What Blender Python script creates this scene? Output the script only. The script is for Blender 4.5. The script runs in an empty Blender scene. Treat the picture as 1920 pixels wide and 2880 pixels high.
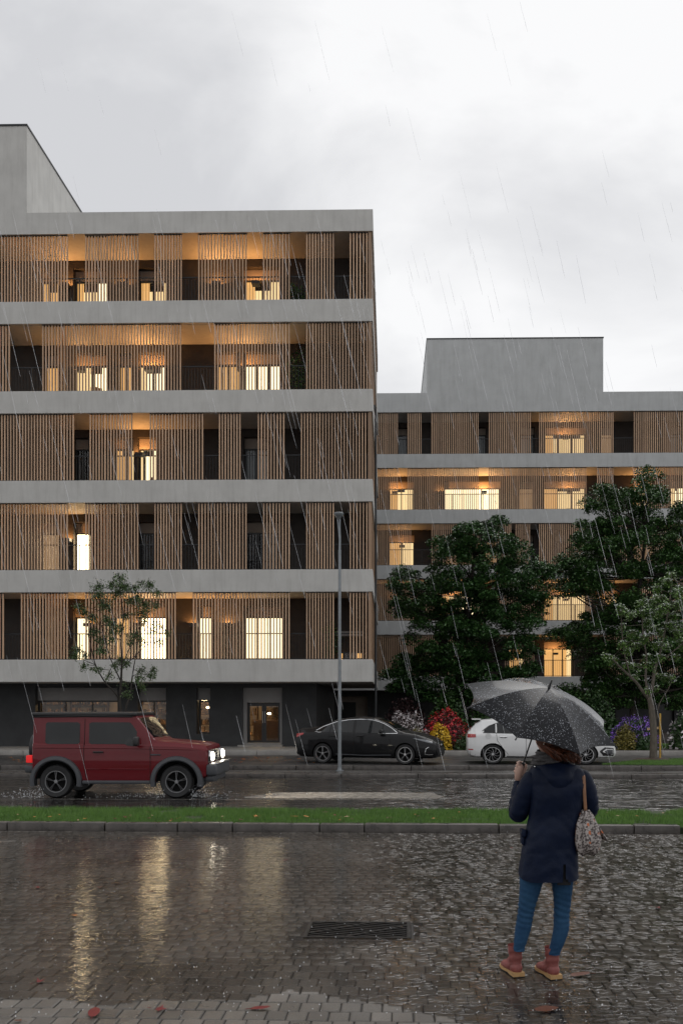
import bpy, bmesh, math, random
import numpy as np
from mathutils import Vector, Matrix

random.seed(11)
rng = np.random.default_rng(11)
S = bpy.context.scene
C = S.collection
R = math.radians

# ------------------------------------------------------------------ camera
EYE, FOC, PX0, PY0 = 1.89, 2600.0, 1043.0, 1980.0      # eye height (m), focal length and principal point measured on the photo
cd = bpy.data.cameras.new('camera')
cam = bpy.data.objects.new('camera', cd); C.objects.link(cam)
cam.location = (0, 0, EYE); cam.rotation_euler = (R(90), 0, 0)
cd.sensor_width = 36; cd.lens = FOC / 2880 * 36
cd.shift_x = -(PX0 - 960) / 2880; cd.shift_y = (PY0 - 1440) / 2880
cd.clip_end = 2000
S.camera = cam

# ------------------------------------------------------------------ sky, sun, exposure
SUN_EL, SUN_AZ = 55, 25         # degrees; azimuth from +Y towards +X
w = bpy.data.worlds.new('World'); S.world = w; w.use_nodes = True
nt = w.node_tree; nt.nodes.clear()
def wn(t, **k):
    n = nt.nodes.new(t)
    for a, b in k.items(): setattr(n, a, b)
    return n
out = wn('ShaderNodeOutputWorld'); bg = wn('ShaderNodeBackground'); bg.inputs[1].default_value = 0.085
sky = wn('ShaderNodeTexSky', sky_type='NISHITA', sun_disc=False)
sky.sun_elevation = R(SUN_EL); sky.sun_rotation = R(SUN_AZ)
tc = wn('ShaderNodeTexCoord')
mp = wn('ShaderNodeMapping'); mp.inputs['Scale'].default_value = (1.0, 1.0, 1.9); mp.inputs['Location'].default_value = (0.35, 0.2, 0.1)
n1 = wn('ShaderNodeTexNoise'); n1.inputs['Scale'].default_value = 2.6; n1.inputs['Detail'].default_value = 7; n1.inputs['Roughness'].default_value = 0.52; n1.inputs['Distortion'].default_value = 0.35
r1 = wn('ShaderNodeValToRGB')
e = r1.color_ramp.elements
e[0].position = 0.36; e[0].color = (0.64, 0.645, 0.665, 1)
e[1].position = 0.60; e[1].color = (0.93, 0.93, 0.935, 1)
# a cloud deck is brightest round the hidden sun and darkens away from it
geo = wn('ShaderNodeVectorMath', operation='DOT_PRODUCT')
sd = Vector((math.sin(R(SUN_AZ)) * math.cos(R(SUN_EL)), math.cos(R(SUN_AZ)) * math.cos(R(SUN_EL)), math.sin(R(SUN_EL))))
geo.inputs[1].default_value = (0.35, 0.80, 0.35)
mr = wn('ShaderNodeMapRange'); mr.inputs['From Min'].default_value = -0.9; mr.inputs['From Max'].default_value = 0.9
mr.inputs['To Min'].default_value = 9.0; mr.inputs['To Max'].default_value = 9.9
mul = wn('ShaderNodeVectorMath', operation='SCALE')
mix = wn('ShaderNodeMix', data_type='RGBA'); mix.inputs['Factor'].default_value = 0.965
L = nt.links.new
L(tc.outputs['Generated'], mp.inputs['Vector']); L(mp.outputs[0], n1.inputs['Vector']); L(n1.outputs[0], r1.inputs[0])
L(tc.outputs['Generated'], geo.inputs[0]); L(geo.outputs['Value'], mr.inputs['Value'])
L(r1.outputs[0], mul.inputs[0]); L(mr.outputs[0], mul.inputs['Scale'])
L(sky.outputs[0], mix.inputs['A']); L(mul.outputs[0], mix.inputs['B']); L(mix.outputs['Result'], bg.inputs[0]); L(bg.outputs[0], out.inputs[0])
sl = bpy.data.lights.new('sun', 'SUN'); sl.energy = 0.55; sl.angle = R(40); sl.color = (1, 0.97, 0.93)
so = bpy.data.objects.new('sun', sl); C.objects.link(so)
so.rotation_euler = (-sd).to_track_quat('-Z', 'Y').to_euler()
S.view_settings.view_transform = 'Standard'; S.view_settings.look = 'None'
S.view_settings.exposure = 0.32; S.view_settings.gamma = 1; S.view_settings.use_curve_mapping = False
S.cycles.use_denoising = True
S.cycles.max_bounces = 8; S.cycles.transparent_max_bounces = 24; S.cycles.glossy_bounces = 4; S.cycles.diffuse_bounces = 3
S.cycles.sample_clamp_indirect = 8; S.cycles.caustics_reflective = False; S.cycles.caustics_refractive = False

# ------------------------------------------------------------------ helpers
def XX(px, Y): return (px - PX0) * Y / FOC
def ZZ(py, Y): return EYE + (PY0 - py) * Y / FOC
def P(px, py, Y): return (XX(px, Y), Y, ZZ(py, Y))
def GY(py, z=0.0): return (EYE - z) * FOC / (py - PY0)      # distance of a ground point seen at image row py

def link(name, me, mats=None, parent=None, loc=(0, 0, 0), rot=(0, 0, 0)):
    o = bpy.data.objects.new(name, me); C.objects.link(o)
    if parent is not None: o.parent = parent
    o.location = loc; o.rotation_euler = rot
    if mats is not None:
        for m in (mats if isinstance(mats, (list, tuple)) else [mats]): me.materials.append(m)
    return o
def empty(name, loc=(0, 0, 0), rotz=0, parent=None):
    o = bpy.data.objects.new(name, None); C.objects.link(o); o.empty_display_size = 0.2
    o.location = loc; o.rotation_euler = (0, 0, rotz)
    if parent is not None: o.parent = parent
    return o
def tag(o, label=None, cat=None, group=None, kind=None):
    if label: o['label'] = label
    if cat: o['category'] = cat
    if group: o['group'] = group
    if kind: o['kind'] = kind
    return o
def thing(name, label, cat, loc=(0, 0, 0), rotz=0, group=None):
    return tag(empty(name, loc, rotz), label, cat, group)

class MB:
    """collects simple solids into one mesh"""
    def __init__(self): self.v, self.f, self.m = [], [], []; self.mi = 0
    def add(self, vs, fs, M=None):
        b = len(self.v)
        if M is not None: vs = [tuple(M @ Vector(p)) for p in vs]
        self.v += [tuple(map(float, p)) for p in vs]; self.f += [tuple(i + b for i in f) for f in fs]; self.m += [self.mi] * len(fs)
        return self
    def box(self, x0, x1, y0, y1, z0, z1, M=None):
        vs = [(x0, y0, z0), (x1, y0, z0), (x1, y1, z0), (x0, y1, z0), (x0, y0, z1), (x1, y0, z1), (x1, y1, z1), (x0, y1, z1)]
        return self.add(vs, [(0, 3, 2, 1), (4, 5, 6, 7), (0, 1, 5, 4), (1, 2, 6, 5), (2, 3, 7, 6), (3, 0, 4, 7)], M)
    def cbox(self, c, s, M=None): return self.box(c[0]-s[0]/2, c[0]+s[0]/2, c[1]-s[1]/2, c[1]+s[1]/2, c[2]-s[2]/2, c[2]+s[2]/2, M)
    def bbox(self, c, s, r=0.02, M=None, seg=2):
        bm = bmesh.new(); bmesh.ops.create_cube(bm, size=1)
        for q in bm.verts: q.co = Vector((q.co.x * s[0], q.co.y * s[1], q.co.z * s[2])) + Vector(c)
        bmesh.ops.bevel(bm, geom=bm.edges[:], offset=r, segments=seg, profile=0.5, affect='EDGES')
        bm.verts.index_update()
        self.add([q.co.copy() for q in bm.verts], [tuple(q.index for q in f.verts) for f in bm.faces], M); bm.free()
        return self
    def prism(self, pts, y0, y1, M=None):
        """polygon in x,z extruded along y"""
        n = len(pts)
        vs = [(p[0], y0, p[1]) for p in pts] + [(p[0], y1, p[1]) for p in pts]
        fs = [tuple(range(n)), tuple(range(2 * n - 1, n - 1, -1))] + [(i, n + i, n + (i + 1) % n, (i + 1) % n) for i in range(n)]
        return self.add(vs, fs, M)
    def tube(self, path, rad, n=6, cap=True, flat=1.0):
        path = [Vector(p) for p in path]; k = len(path)
        if not hasattr(rad, '__len__'): rad = [rad] * k
        vs, fs = [], []; ref = Vector((0.31, 0.17, 0.93)).normalized()
        up = None
        for i, p in enumerate(path):
            t = (path[min(i + 1, k - 1)] - path[max(i - 1, 0)])
            t = t.normalized() if t.length > 1e-9 else Vector((0, 0, 1))
            if up is None:
                up = t.cross(ref if abs(t.dot(ref)) < 0.95 else Vector((1, 0, 0))).normalized()
            else:
                up = (up - t * up.dot(t)); up = up.normalized() if up.length > 1e-6 else t.orthogonal().normalized()
            sd2 = t.cross(up)
            for j in range(n):
                a = 2 * math.pi * j / n
                vs.append(p + up * (math.cos(a) * rad[i]) + sd2 * (math.sin(a) * rad[i] * flat))
        for i in range(k - 1):
            for j in range(n):
                fs.append((i * n + j, i * n + (j + 1) % n, (i + 1) * n + (j + 1) % n, (i + 1) * n + j))
        if cap: fs += [tuple(range(n - 1, -1, -1)), tuple((k - 1) * n + j for j in range(n))]
        return self.add(vs, fs)
    def lathe(self, prof, n=16, M=None, axis='z', caps=True):
        """profile of (radius, height)"""
        vs, fs = [], []
        for (r, z) in prof:
            for j in range(n):
                a = 2 * math.pi * j / n
                if axis == 'z': vs.append((r * math.cos(a), r * math.sin(a), z))
                else: vs.append((r * math.cos(a), z, r * math.sin(a)))
        for i in range(len(prof) - 1):
            for j in range(n): fs.append((i * n + j, i * n + (j + 1) % n, (i + 1) * n + (j + 1) % n, (i + 1) * n + j))
        if caps and prof[0][0] > 1e-6: fs.append(tuple(range(n - 1, -1, -1)))
        if caps and prof[-1][0] > 1e-6: fs.append(tuple((len(prof) - 1) * n + j for j in range(n)))
        return self.add(vs, fs, M)
    def ball(self, c, r, n=10, m=6, M=None):
        if not hasattr(r, '__len__'): r = (r, r, r)
        vs, fs = [], []
        for i in range(m + 1):
            t = math.pi * i / m
            for j in range(n):
                a = 2 * math.pi * j / n
                vs.append((c[0] + r[0] * math.sin(t) * math.cos(a), c[1] + r[1] * math.sin(t) * math.sin(a), c[2] + r[2] * math.cos(t)))
        for i in range(m):
            for j in range(n): fs.append((i * n + j, (i + 1) * n + j, (i + 1) * n + (j + 1) % n, i * n + (j + 1) % n))
        return self.add(vs, fs, M)
    def grid(self, fn, nu, nv, closed=False):
        vs = [fn(i / (nu - (0 if closed else 1)), j / (nv - 1)) for j in range(nv) for i in range(nu)]
        fs = []
        for j in range(nv - 1):
            for i in range(nu if closed else nu - 1):
                fs.append((j * nu + i, j * nu + (i + 1) % nu, (j + 1) * nu + (i + 1) % nu, (j + 1) * nu + i))
        return self.add(vs, fs)
    def mesh(self, name, smooth=False, angle=40):
        me = bpy.data.meshes.new(name); me.from_pydata(self.v, [], self.f); me.update()
        if any(self.m): me.polygons.foreach_set('material_index', self.m)
        if smooth:
            me.shade_smooth()
            if angle < 180: me.set_sharp_from_angle(angle=R(angle))
        return me
    def build(self, name, mats, parent=None, smooth=False, loc=(0, 0, 0), rot=(0, 0, 0), angle=40, recalc=True):
        me = self.mesh(name, smooth, angle)
        if recalc:
            bm = bmesh.new(); bm.from_mesh(me); bmesh.ops.remove_doubles(bm, verts=bm.verts[:], dist=1e-5); bmesh.ops.recalc_face_normals(bm, faces=bm.faces[:]); bm.to_mesh(me); bm.free()
        return link(name, me, mats, parent, loc, rot)
def npmesh(name, V, Fq):
    """fast mesh from numpy arrays (quads or triangles)"""
    me = bpy.data.meshes.new(name)
    n, k = Fq.shape
    me.vertices.add(len(V)); me.vertices.foreach_set('co', np.ascontiguousarray(V, dtype=np.float32).ravel())
    me.loops.add(n * k); me.loops.foreach_set('vertex_index', np.ascontiguousarray(Fq, dtype=np.int32).ravel())
    me.polygons.add(n); me.polygons.foreach_set('loop_start', np.arange(0, n * k, k, dtype=np.int32))
    me.update(calc_edges=True); me.validate()
    return me
def copies(src, parent, locs, rots=None):
    r = []
    for i, l in enumerate(locs):
        o = src.copy(); C.objects.link(o); o.parent = parent; o.location = l
        if rots: o.rotation_euler = rots[i]
        r.append(o)
    return r

# ------------------------------------------------------------------ materials
def newmat(name):
    m = bpy.data.materials.new(name); m.use_nodes = True
    return m, m.node_tree, m.node_tree.nodes['Principled BSDF']
def pmat(name, col, rough=0.6, var=0.15, scale=6.0, bump=0.0, bscale=40.0, metal=0.0, spec=0.5, coat=0.0, rand=0.0, stretch=(1, 1, 1), rvar=0.0, col2=None, sheen=0.0, coord='Object'):
    m, t, b = newmat(name); N = t.nodes.new; K = t.links.new
    b.inputs['Roughness'].default_value = rough; b.inputs['Metallic'].default_value = metal
    b.inputs['Specular IOR Level'].default_value = spec; b.inputs['Coat Weight'].default_value = coat; b.inputs['Coat Roughness'].default_value = 0.04
    b.inputs['Sheen Weight'].default_value = sheen
    tcn = N('ShaderNodeTexCoord'); mpn = N('ShaderNodeMapping'); mpn.inputs['Scale'].default_value = stretch
    K(tcn.outputs[coord], mpn.inputs['Vector'])
    no = N('ShaderNodeTexNoise'); no.inputs['Scale'].default_value = scale; no.inputs['Detail'].default_value = 5; no.inputs['Roughness'].default_value = 0.6
    K(mpn.outputs[0], no.inputs['Vector'])
    rp = N('ShaderNodeValToRGB'); c2 = col2 or tuple(min(1, c * (1 + var)) for c in col)
    c1 = col if col2 else tuple(c * (1 - var) for c in col)
    rp.color_ramp.elements[0].color = (*c1, 1); rp.color_ramp.elements[1].color = (*c2, 1)
    rp.color_ramp.elements[0].position = 0.32; rp.color_ramp.elements[1].position = 0.68
    K(no.outputs[0], rp.inputs[0]); last = rp.outputs[0]
    if rand:
        g = N('ShaderNodeNewGeometry'); mrn = N('ShaderNodeMapRange'); mrn.inputs['To Min'].default_value = 1 - rand; mrn.inputs['To Max'].default_value = 1 + rand
        K(g.outputs['Random Per Island'], mrn.inputs['Value'])
        sc = N('ShaderNodeVectorMath'); sc.operation = 'SCALE'; K(last, sc.inputs[0]); K(mrn.outputs[0], sc.inputs['Scale']); last = sc.outputs[0]
    K(last, b.inputs['Base Color'])
    if rvar:
        mrn = N('ShaderNodeMapRange'); mrn.inputs['To Min'].default_value = max(0, rough - rvar); mrn.inputs['To Max'].default_value = min(1, rough + rvar)
        mrn.inputs['From Min'].default_value = 0.3; mrn.inputs['From Max'].default_value = 0.7
        K(no.outputs[0], mrn.inputs['Value']); K(mrn.outputs[0], b.inputs['Roughness'])
    if bump:
        bn = N('ShaderNodeTexNoise'); bn.inputs['Scale'].default_value = bscale; bn.inputs['Detail'].default_value = 4
        K(mpn.outputs[0], bn.inputs['Vector'])
        bp = N('ShaderNodeBump'); bp.inputs['Strength'].default_value = bump; bp.inputs['Distance'].default_value = 0.01
        K(bn.outputs[0], bp.inputs['Height']); K(bp.outputs[0], b.inputs['Normal'])
    return m
def emat(name, col, strength, var=0.0, scale=30.0, base=(0.1, 0.1, 0.1), stretch=(1, 0, 0)):
    """something that gives off light"""
    m, t, b = newmat(name); N = t.nodes.new; K = t.links.new
    b.inputs['Base Color'].default_value = (*base, 1); b.inputs['Roughness'].default_value = 0.6
    b.inputs['Emission Color'].default_value = (*col, 1); b.inputs['Emission Strength'].default_value = strength
    if var:
        tcn = N('ShaderNodeTexCoord'); mpn = N('ShaderNodeMapping'); mpn.inputs['Scale'].default_value = stretch; K(tcn.outputs['Object'], mpn.inputs['Vector'])
        no = N('ShaderNodeTexNoise'); no.inputs['Scale'].default_value = scale; no.inputs['Detail'].default_value = 3; K(mpn.outputs[0], no.inputs['Vector'])
        mrn = N('ShaderNodeMapRange'); mrn.inputs['From Min'].default_value = 0.3; mrn.inputs['From Max'].default_value = 0.7
        mrn.inputs['To Min'].default_value = strength * (1 - var); mrn.inputs['To Max'].default_value = strength * (1 + var)
        K(no.outputs[0], mrn.inputs['Value']); K(mrn.outputs[0], b.inputs['Emission Strength'])
    return m
def glassmat(name, tint=(0.9, 0.92, 0.92), rough=0.01, ior=1.5, boost=0.0):
    m, t, b = newmat(name); N = t.nodes.new; K = t.links.new
    t.nodes.remove(b); o = t.nodes['Material Output']
    tr = N('ShaderNodeBsdfTransparent'); tr.inputs[0].default_value = (*tint, 1)
    gl = N('ShaderNodeBsdfGlossy'); gl.inputs['Roughness'].default_value = rough
    fr = N('ShaderNodeFresnel'); fr.inputs['IOR'].default_value = ior
    ad = N('ShaderNodeMath'); ad.operation = 'ADD'; ad.use_clamp = True; ad.inputs[1].default_value = boost; K(fr.outputs[0], ad.inputs[0])
    mx = N('ShaderNodeMixShader'); K(ad.outputs[0], mx.inputs[0]); K(tr.outputs[0], mx.inputs[1]); K(gl.outputs[0], mx.inputs[2]); K(mx.outputs[0], o.inputs[0])
    return m
# ================================================================== materials of the place
def concrete_mat(name, col):
    m = pmat(name, col, 0.75, 0.07, 1.3, 0.25, 60, stretch=(1, 1, 1))
    t = m.node_tree; N = t.nodes.new; K = t.links.new; b = t.nodes['Principled BSDF']
    src = b.inputs['Base Color'].links[0].from_socket
    tcn = N('ShaderNodeTexCoord'); mpn = N('ShaderNodeMapping'); mpn.inputs['Scale'].default_value = (2.2, 2.2, 0.22); K(tcn.outputs['Object'], mpn.inputs['Vector'])
    no = N('ShaderNodeTexNoise'); no.inputs['Scale'].default_value = 2.4; no.inputs['Detail'].default_value = 6; no.inputs['Roughness'].default_value = 0.7; K(mpn.outputs[0], no.inputs['Vector'])
    rp = N('ShaderNodeValToRGB'); rp.color_ramp.elements[0].position = 0.28; rp.color_ramp.elements[0].color = (0.86, 0.855, 0.845, 1); rp.color_ramp.elements[1].position = 0.52; rp.color_ramp.elements[1].color = (1, 1, 1, 1)
    K(no.outputs[0], rp.inputs[0])
    mx = N('ShaderNodeMix'); mx.data_type = 'RGBA'; mx.blend_type = 'MULTIPLY'; mx.inputs['Factor'].default_value = 1
    K(src, mx.inputs['A']); K(rp.outputs[0], mx.inputs['B']); K(mx.outputs['Result'], b.inputs['Base Color'])
    return m
M_conc = concrete_mat('plaster_warm_grey', (0.54, 0.53, 0.505))
M_conc2 = concrete_mat('plaster_cool_grey', (0.475, 0.485, 0.485))
M_coping = pmat('coping_metal', (0.035, 0.037, 0.04), 0.4, metal=0.4)
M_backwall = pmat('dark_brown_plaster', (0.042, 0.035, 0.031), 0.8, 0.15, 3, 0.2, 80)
M_lintel = pmat('beige_panel', (0.30, 0.25, 0.21), 0.7, 0.08, 3)
M_ground = pmat('charcoal_plaster', (0.040, 0.041, 0.043), 0.75, 0.18, 2.2, 0.3, 70)
M_greypanel = pmat('grey_lintel_panel', (0.27, 0.26, 0.255), 0.7, 0.06, 3)
def wood_mat(name, c1, c2):
    m, t, b = newmat(name); N = t.nodes.new; K = t.links.new
    b.inputs['Roughness'].default_value = 0.5
    tcn = N('ShaderNodeTexCoord'); mpn = N('ShaderNodeMapping'); mpn.inputs['Scale'].default_value = (22, 22, 1.1); K(tcn.outputs['Object'], mpn.inputs['Vector'])
    oi = N('ShaderNodeObjectInfo'); ad = N('ShaderNodeVectorMath'); ad.operation = 'ADD'; K(mpn.outputs[0], ad.inputs[0])
    cb = N('ShaderNodeCombineXYZ'); mm = N('ShaderNodeMath'); mm.operation = 'MULTIPLY'; mm.inputs[1].default_value = 40; K(oi.outputs['Random'], mm.inputs[0]); K(mm.outputs[0], cb.inputs[0]); K(mm.outputs[0], cb.inputs[2]); K(cb.outputs[0], ad.inputs[1])
    no = N('ShaderNodeTexNoise'); no.inputs['Scale'].default_value = 1.6; no.inputs['Detail'].default_value = 6; no.inputs['Roughness'].default_value = 0.65; K(ad.outputs[0], no.inputs['Vector'])
    rp = N('ShaderNodeValToRGB'); rp.color_ramp.elements[0].position = 0.3; rp.color_ramp.elements[0].color = (*c1, 1); rp.color_ramp.elements[1].position = 0.7; rp.color_ramp.elements[1].color = (*c2, 1); K(no.outputs[0], rp.inputs[0])
    g = N('ShaderNodeNewGeometry'); a2 = N('ShaderNodeMath'); a2.operation = 'ADD'; K(oi.outputs['Random'], a2.inputs[0]); K(g.outputs['Random Per Island'], a2.inputs[1])
    mrn = N('ShaderNodeMapRange'); mrn.inputs['From Max'].default_value = 2; mrn.inputs['To Min'].default_value = 0.62; mrn.inputs['To Max'].default_value = 1.35; K(a2.outputs[0], mrn.inputs['Value'])
    sc = N('ShaderNodeVectorMath'); sc.operation = 'SCALE'; K(rp.outputs[0], sc.inputs[0]); K(mrn.outputs[0], sc.inputs['Scale']); K(sc.outputs[0], b.inputs['Base Color'])
    return m
M_wood = wood_mat('larch_slats', (0.45, 0.285, 0.175), (0.66, 0.45, 0.30))
M_woodpanel = wood_mat('larch_cladding', (0.24, 0.15, 0.09), (0.36, 0.235, 0.15))
M_rail = pmat('railing_metal', (0.02, 0.021, 0.023), 0.45, metal=0.3)
M_frame = pmat('window_frame_dark', (0.018, 0.018, 0.019), 0.4)
M_pane = glassmat('window_glass', boost=0.01)
M_curt = [emat('curtain_glow_%s' % n, c, s, 0.22, 26) for n, c, s in (('bright', (1.0, 0.78, 0.46), 1.8), ('cream', (1.0, 0.69, 0.33), 1.05), ('amber', (1.0, 0.52, 0.17), 0.75), ('dim', (1.0, 0.56, 0.24), 0.22), ('glare', (1.0, 0.74, 0.42), 10.0))]
M_curtgrey = pmat('grey_curtain', (0.22, 0.24, 0.25), 0.9, 0.25, 22, stretch=(1, 0, 0))
M_furn = pmat('furniture_wood', (0.16, 0.085, 0.04), 0.6, 0.3, 5)
M_dark = pmat('dark_room', (0.012, 0.012, 0.013), 0.9)
M_lampglow = emat('lamp_glow', (1, 0.62, 0.28), 5)
M_kerb = pmat('wet_concrete_kerb', (0.075, 0.066, 0.060), 0.34, 0.45, 5.5, 0.7, 90, rvar=0.14)
M_kerbfar = pmat('pale_concrete_kerb', (0.30, 0.285, 0.265), 0.5, 0.2, 3.0, 0.4, 60, rvar=0.1)

# ================================================================== apartment buildings
YAW = R(1.15); cS, sS = math.cos(YAW), math.sin(YAW)
ZT = [3.478 + 3.21 * i for i in range(5)]      # top of the slab upstand of each storey
OPEN = 2.415                                    # clear height above it
class Build:
    def __init__(s, root, ox, oy, conc):
        s.root, s.ox, s.oy, s.conc = root, ox, oy, conc
    def u(s, px, v=0.0):
        k = (px - PX0) / FOC
        return (k * (s.oy + v * cS) - s.ox - v * sS) / (cS + k * sS)

slat_me = MB().box(-0.0205, 0.0205, -0.026, 0.026, 0, 2.35).mesh('slat')
def screen(B, pa, pb, z, v, individually, shift=0.0):
    ua, ub = B.u(pa, v), B.u(pb, v)
    n = max(2, int(round((ub - ua) / 0.1092)) + 1)
    us = [ua + (ub - ua) * i / (n - 1) + shift for i in range(n)]
    fr = MB().box(ua - 0.03, ub + 0.03, -0.02, 0.02, 2.352, 2.378).build('slat_screen', M_rail, B.root, loc=(0, v, z + 0.033))
    MB().box(ua - 0.03, ub + 0.03, -0.02, 0.02, -0.03, -0.002).build('bottom_rail', M_rail, fr)
    if individually:
        for x in us:
            o = bpy.data.objects.new('slat', slat_me); C.objects.link(o); o.parent = fr; o.location = (x, random.uniform(-0.003, 0.003), 0)
        return n
    mb = MB()
    for x in us: mb.box(x - 0.0205, x + 0.0205, -0.026, 0.026, 0, 2.35)
    tag(mb.build('slats', M_wood, fr), kind='stuff')
    return 0
slat_me.materials.append(M_wood)

def railing(B, ua, ub, z, v=0.27):
    mb = MB().box(ua, ub, v - 0.02, v + 0.02, z + 0.93, z + 0.965).box(ua, ub, v - 0.015, v + 0.015, z + 0.035, z + 0.06)
    n = int((ub - ua) / 0.11)
    for i in range(n):
        x = ua + (i + 0.5) * (ub - ua) / n; mb.box(x - 0.006, x + 0.006, v - 0.006, v + 0.006, z + 0.06, z + 0.93)
    k = max(2, int((ub - ua) / 1.7))
    for i in range(k + 1):
        x = ua + 0.03 + i * (ub - ua - 0.06) / k; mb.box(x - 0.018, x + 0.018, v - 0.018, v + 0.018, z - 0.3, z + 0.93)
    return mb.build('railing', M_rail, B.root)

def window(B, ua, ub, z0, z1, v, kind, mull=1):
    """frame with its pane, and the curtain behind it"""
    t = 0.05; mb = MB()
    mb.box(ua, ua + t, v, v + 0.06, z0, z1).box(ub - t, ub, v, v + 0.06, z0, z1).box(ua + t, ub - t, v, v + 0.06, z1 - t, z1).box(ua + t, ub - t, v, v + 0.06, z0, z0 + t)
    for i in range(1, mull + 1):
        x = ua + (ub - ua) * i / (mull + 1); mb.box(x - 0.03, x + 0.03, v, v + 0.06, z0 + t, z1 - t)
    f = mb.build('window', M_frame, B.root)
    MB().add([(ua + t, v + 0.03, z0 + t), (ub - t, v + 0.03, z0 + t), (ub - t, v + 0.03, z1 - t), (ua + t, v + 0.03, z1 - t)], [(0, 1, 2, 3)]).build('pane', M_pane, f, recalc=False)
    m = {'bright': M_curt[0], 'cream': M_curt[1], 'amber': M_curt[2], 'dim': M_curt[3], 'glare': M_curt[4], 'grey': M_curtgrey, 'dark': M_dark}[kind]
    def curtain(a_, b_, vv, mm, nm='curtain', fold=0.022):
        n = max(6, int((b_ - a_) * 26))
        ph = random.uniform(0, 6)
        MB().grid(lambda p, q: (a_ + (b_ - a_) * p, vv + fold * math.sin(p * (b_ - a_) * 46 + ph + 1.7 * math.sin(p * 9)), z0 + (z1 - z0) * q), n, 2).build(nm, mm, f, recalc=False, smooth=True, angle=180)
    if kind in ('bright', 'cream', 'amber') and ub - ua > 0.7 and random.random() < 0.8:
        # curtains half drawn, the lit room behind with a few dark pieces of furniture
        k1, k2 = random.uniform(0.15, 0.45), random.uniform(0.55, 0.9)
        order = [M_curt[0], M_curt[1], M_curt[2]]; i = order.index(m)
        curtain(ua, ub, v + 0.9, m, 'room_wall', 0.0)
        curtain(ua, ua + (ub - ua) * k1, v + 0.14, order[min(2, i + 1)]); curtain(ua + (ub - ua) * k2, ub, v + 0.14, order[max(0, i - (random.random() < .4))])
        for _ in range(random.randint(0, 2)):
            fx = random.uniform(ua + 0.1, ub - 0.3); fw, fh = random.uniform(0.1, 0.4), random.uniform(0.9, 1.5)
            MB().box(fx, fx + fw, v + 0.62, v + 0.8, z0, z0 + fh).build('furniture', M_furn, f)
    else:
        curtain(ua, ub, v + 0.12, m)
    return f

def wall_lamp(B, px, fl, power, col=(1.0, 0.44, 0.13)):
    v = 1.86; u = B.u(px, v); z = ZT[fl] + OPEN - 1.0
    # an open-topped wall light that washes the soffit
    x0, x1, y0, y1, h0, h1 = u - 0.15, u + 0.15, v - 0.20, v + 0.13, z - 0.06, z + 0.045
    MB().box(x0, x1, y0, y1, h0 - 0.01, h0).box(x0, x0 + 0.012, y0, y1, h0, h1).box(x1 - 0.012, x1, y0, y1, h0, h1).box(x0 + 0.012, x1 - 0.012, y0, y0 + 0.012, h0, h1).box(x0 + 0.012, x1 - 0.012, y1 - 0.012, y1, h0, h1).build('wall_lamp', M_frame, B.root)
    l = bpy.data.lights.new('wall_lamp_light', 'POINT'); l.energy = power * 1.5; l.color = col; l.shadow_soft_size = 0.03
    lo = bpy.data.objects.new('wall_lamp_light', l); C.objects.link(lo); lo.parent = B.root; lo.location = (u, (y0 + y1) / 2, z - 0.0)

def shell(B, uL, uR, depth, zpar, ground_v=2.15):
    """slab bands, core, roof"""
    for fl in range(5):
        z = ZT[fl]
        mb = MB().box(uL, uR, 0, 0.16, z - 0.80, z).box(uR - 0.16, uR, 0.16, depth, z - 0.80, z).box(uL, uR - 0.16, 0.16, depth, z - 0.80, z - 0.35)
        o = mb.build('slab_band', B.conc, B.root, recalc=False)
        b = o.modifiers.new('bevel', 'BEVEL'); b.width = 0.012; b.segments = 1; b.limit_method = 'ANGLE'
    z = ZT[4] + OPEN
    MB().box(uL, uR, 0, depth, z, zpar).build('parapet', B.conc, B.root)
    MB().box(uL + 0.3, uR - 0.3, 0.3, depth - 0.3, zpar, zpar + 0.03).build('roof_deck', M_conc2, B.root)
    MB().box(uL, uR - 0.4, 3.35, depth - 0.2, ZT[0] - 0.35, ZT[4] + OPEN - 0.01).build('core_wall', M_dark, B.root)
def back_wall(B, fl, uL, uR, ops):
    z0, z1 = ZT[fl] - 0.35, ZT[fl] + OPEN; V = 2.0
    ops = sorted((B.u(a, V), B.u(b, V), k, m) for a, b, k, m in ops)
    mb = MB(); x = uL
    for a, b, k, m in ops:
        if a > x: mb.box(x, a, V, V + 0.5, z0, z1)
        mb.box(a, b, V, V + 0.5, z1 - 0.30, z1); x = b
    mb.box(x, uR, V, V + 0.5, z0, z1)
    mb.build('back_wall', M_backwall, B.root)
    for a, b, k, m in ops:
        MB().box(a + 0.002, b - 0.002, V + 0.26, V + 0.4, z1 - 0.68, z1 - 0.302).build('lintel_panel', M_lintel, B.root)
        window(B, a + 0.003, b - 0.003, z0 + 0.003, z1 - 0.682, V + 0.28, k, m)

# ---------------------------------------------------------------- the long building on the left
LB = Build(thing('apartment_building', 'nearer grey apartment building with shops below, its slatted balconies filling the left', 'apartment building', (0.063, 32.9, 0), -YAW), 0.063, 32.9, M_conc)
UL = -21.0
shell(LB, UL, 0.0, 14.0, 19.50)
scr = {4: [(-60, 190), (243, 388), (437, 510), (560, 692), (742, 813), (863, 937), (985, 1040)],
       3: [(-60, 27), (122, 508), (605, 813), (863, 1040)],
       2: [(-60, 207), (255, 371), (424, 570), (618, 675), (727, 798), (848, 1036)],
       1: [(-60, 190), (243, 388), (437, 510), (560, 692), (742, 813), (863, 937), (985, 1040)],
       0: [(-60, 10), (62, 190), (243, 493), (545, 813), (863, 937), (985, 1038)]}
dbl = {4: [(247, 298)], 3: [(126, 180), (609, 672)], 2: [(428, 480), (731, 794)], 1: [(247, 302)], 0: [(130, 186), (247, 300), (604, 660)]}
left = 300
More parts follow.
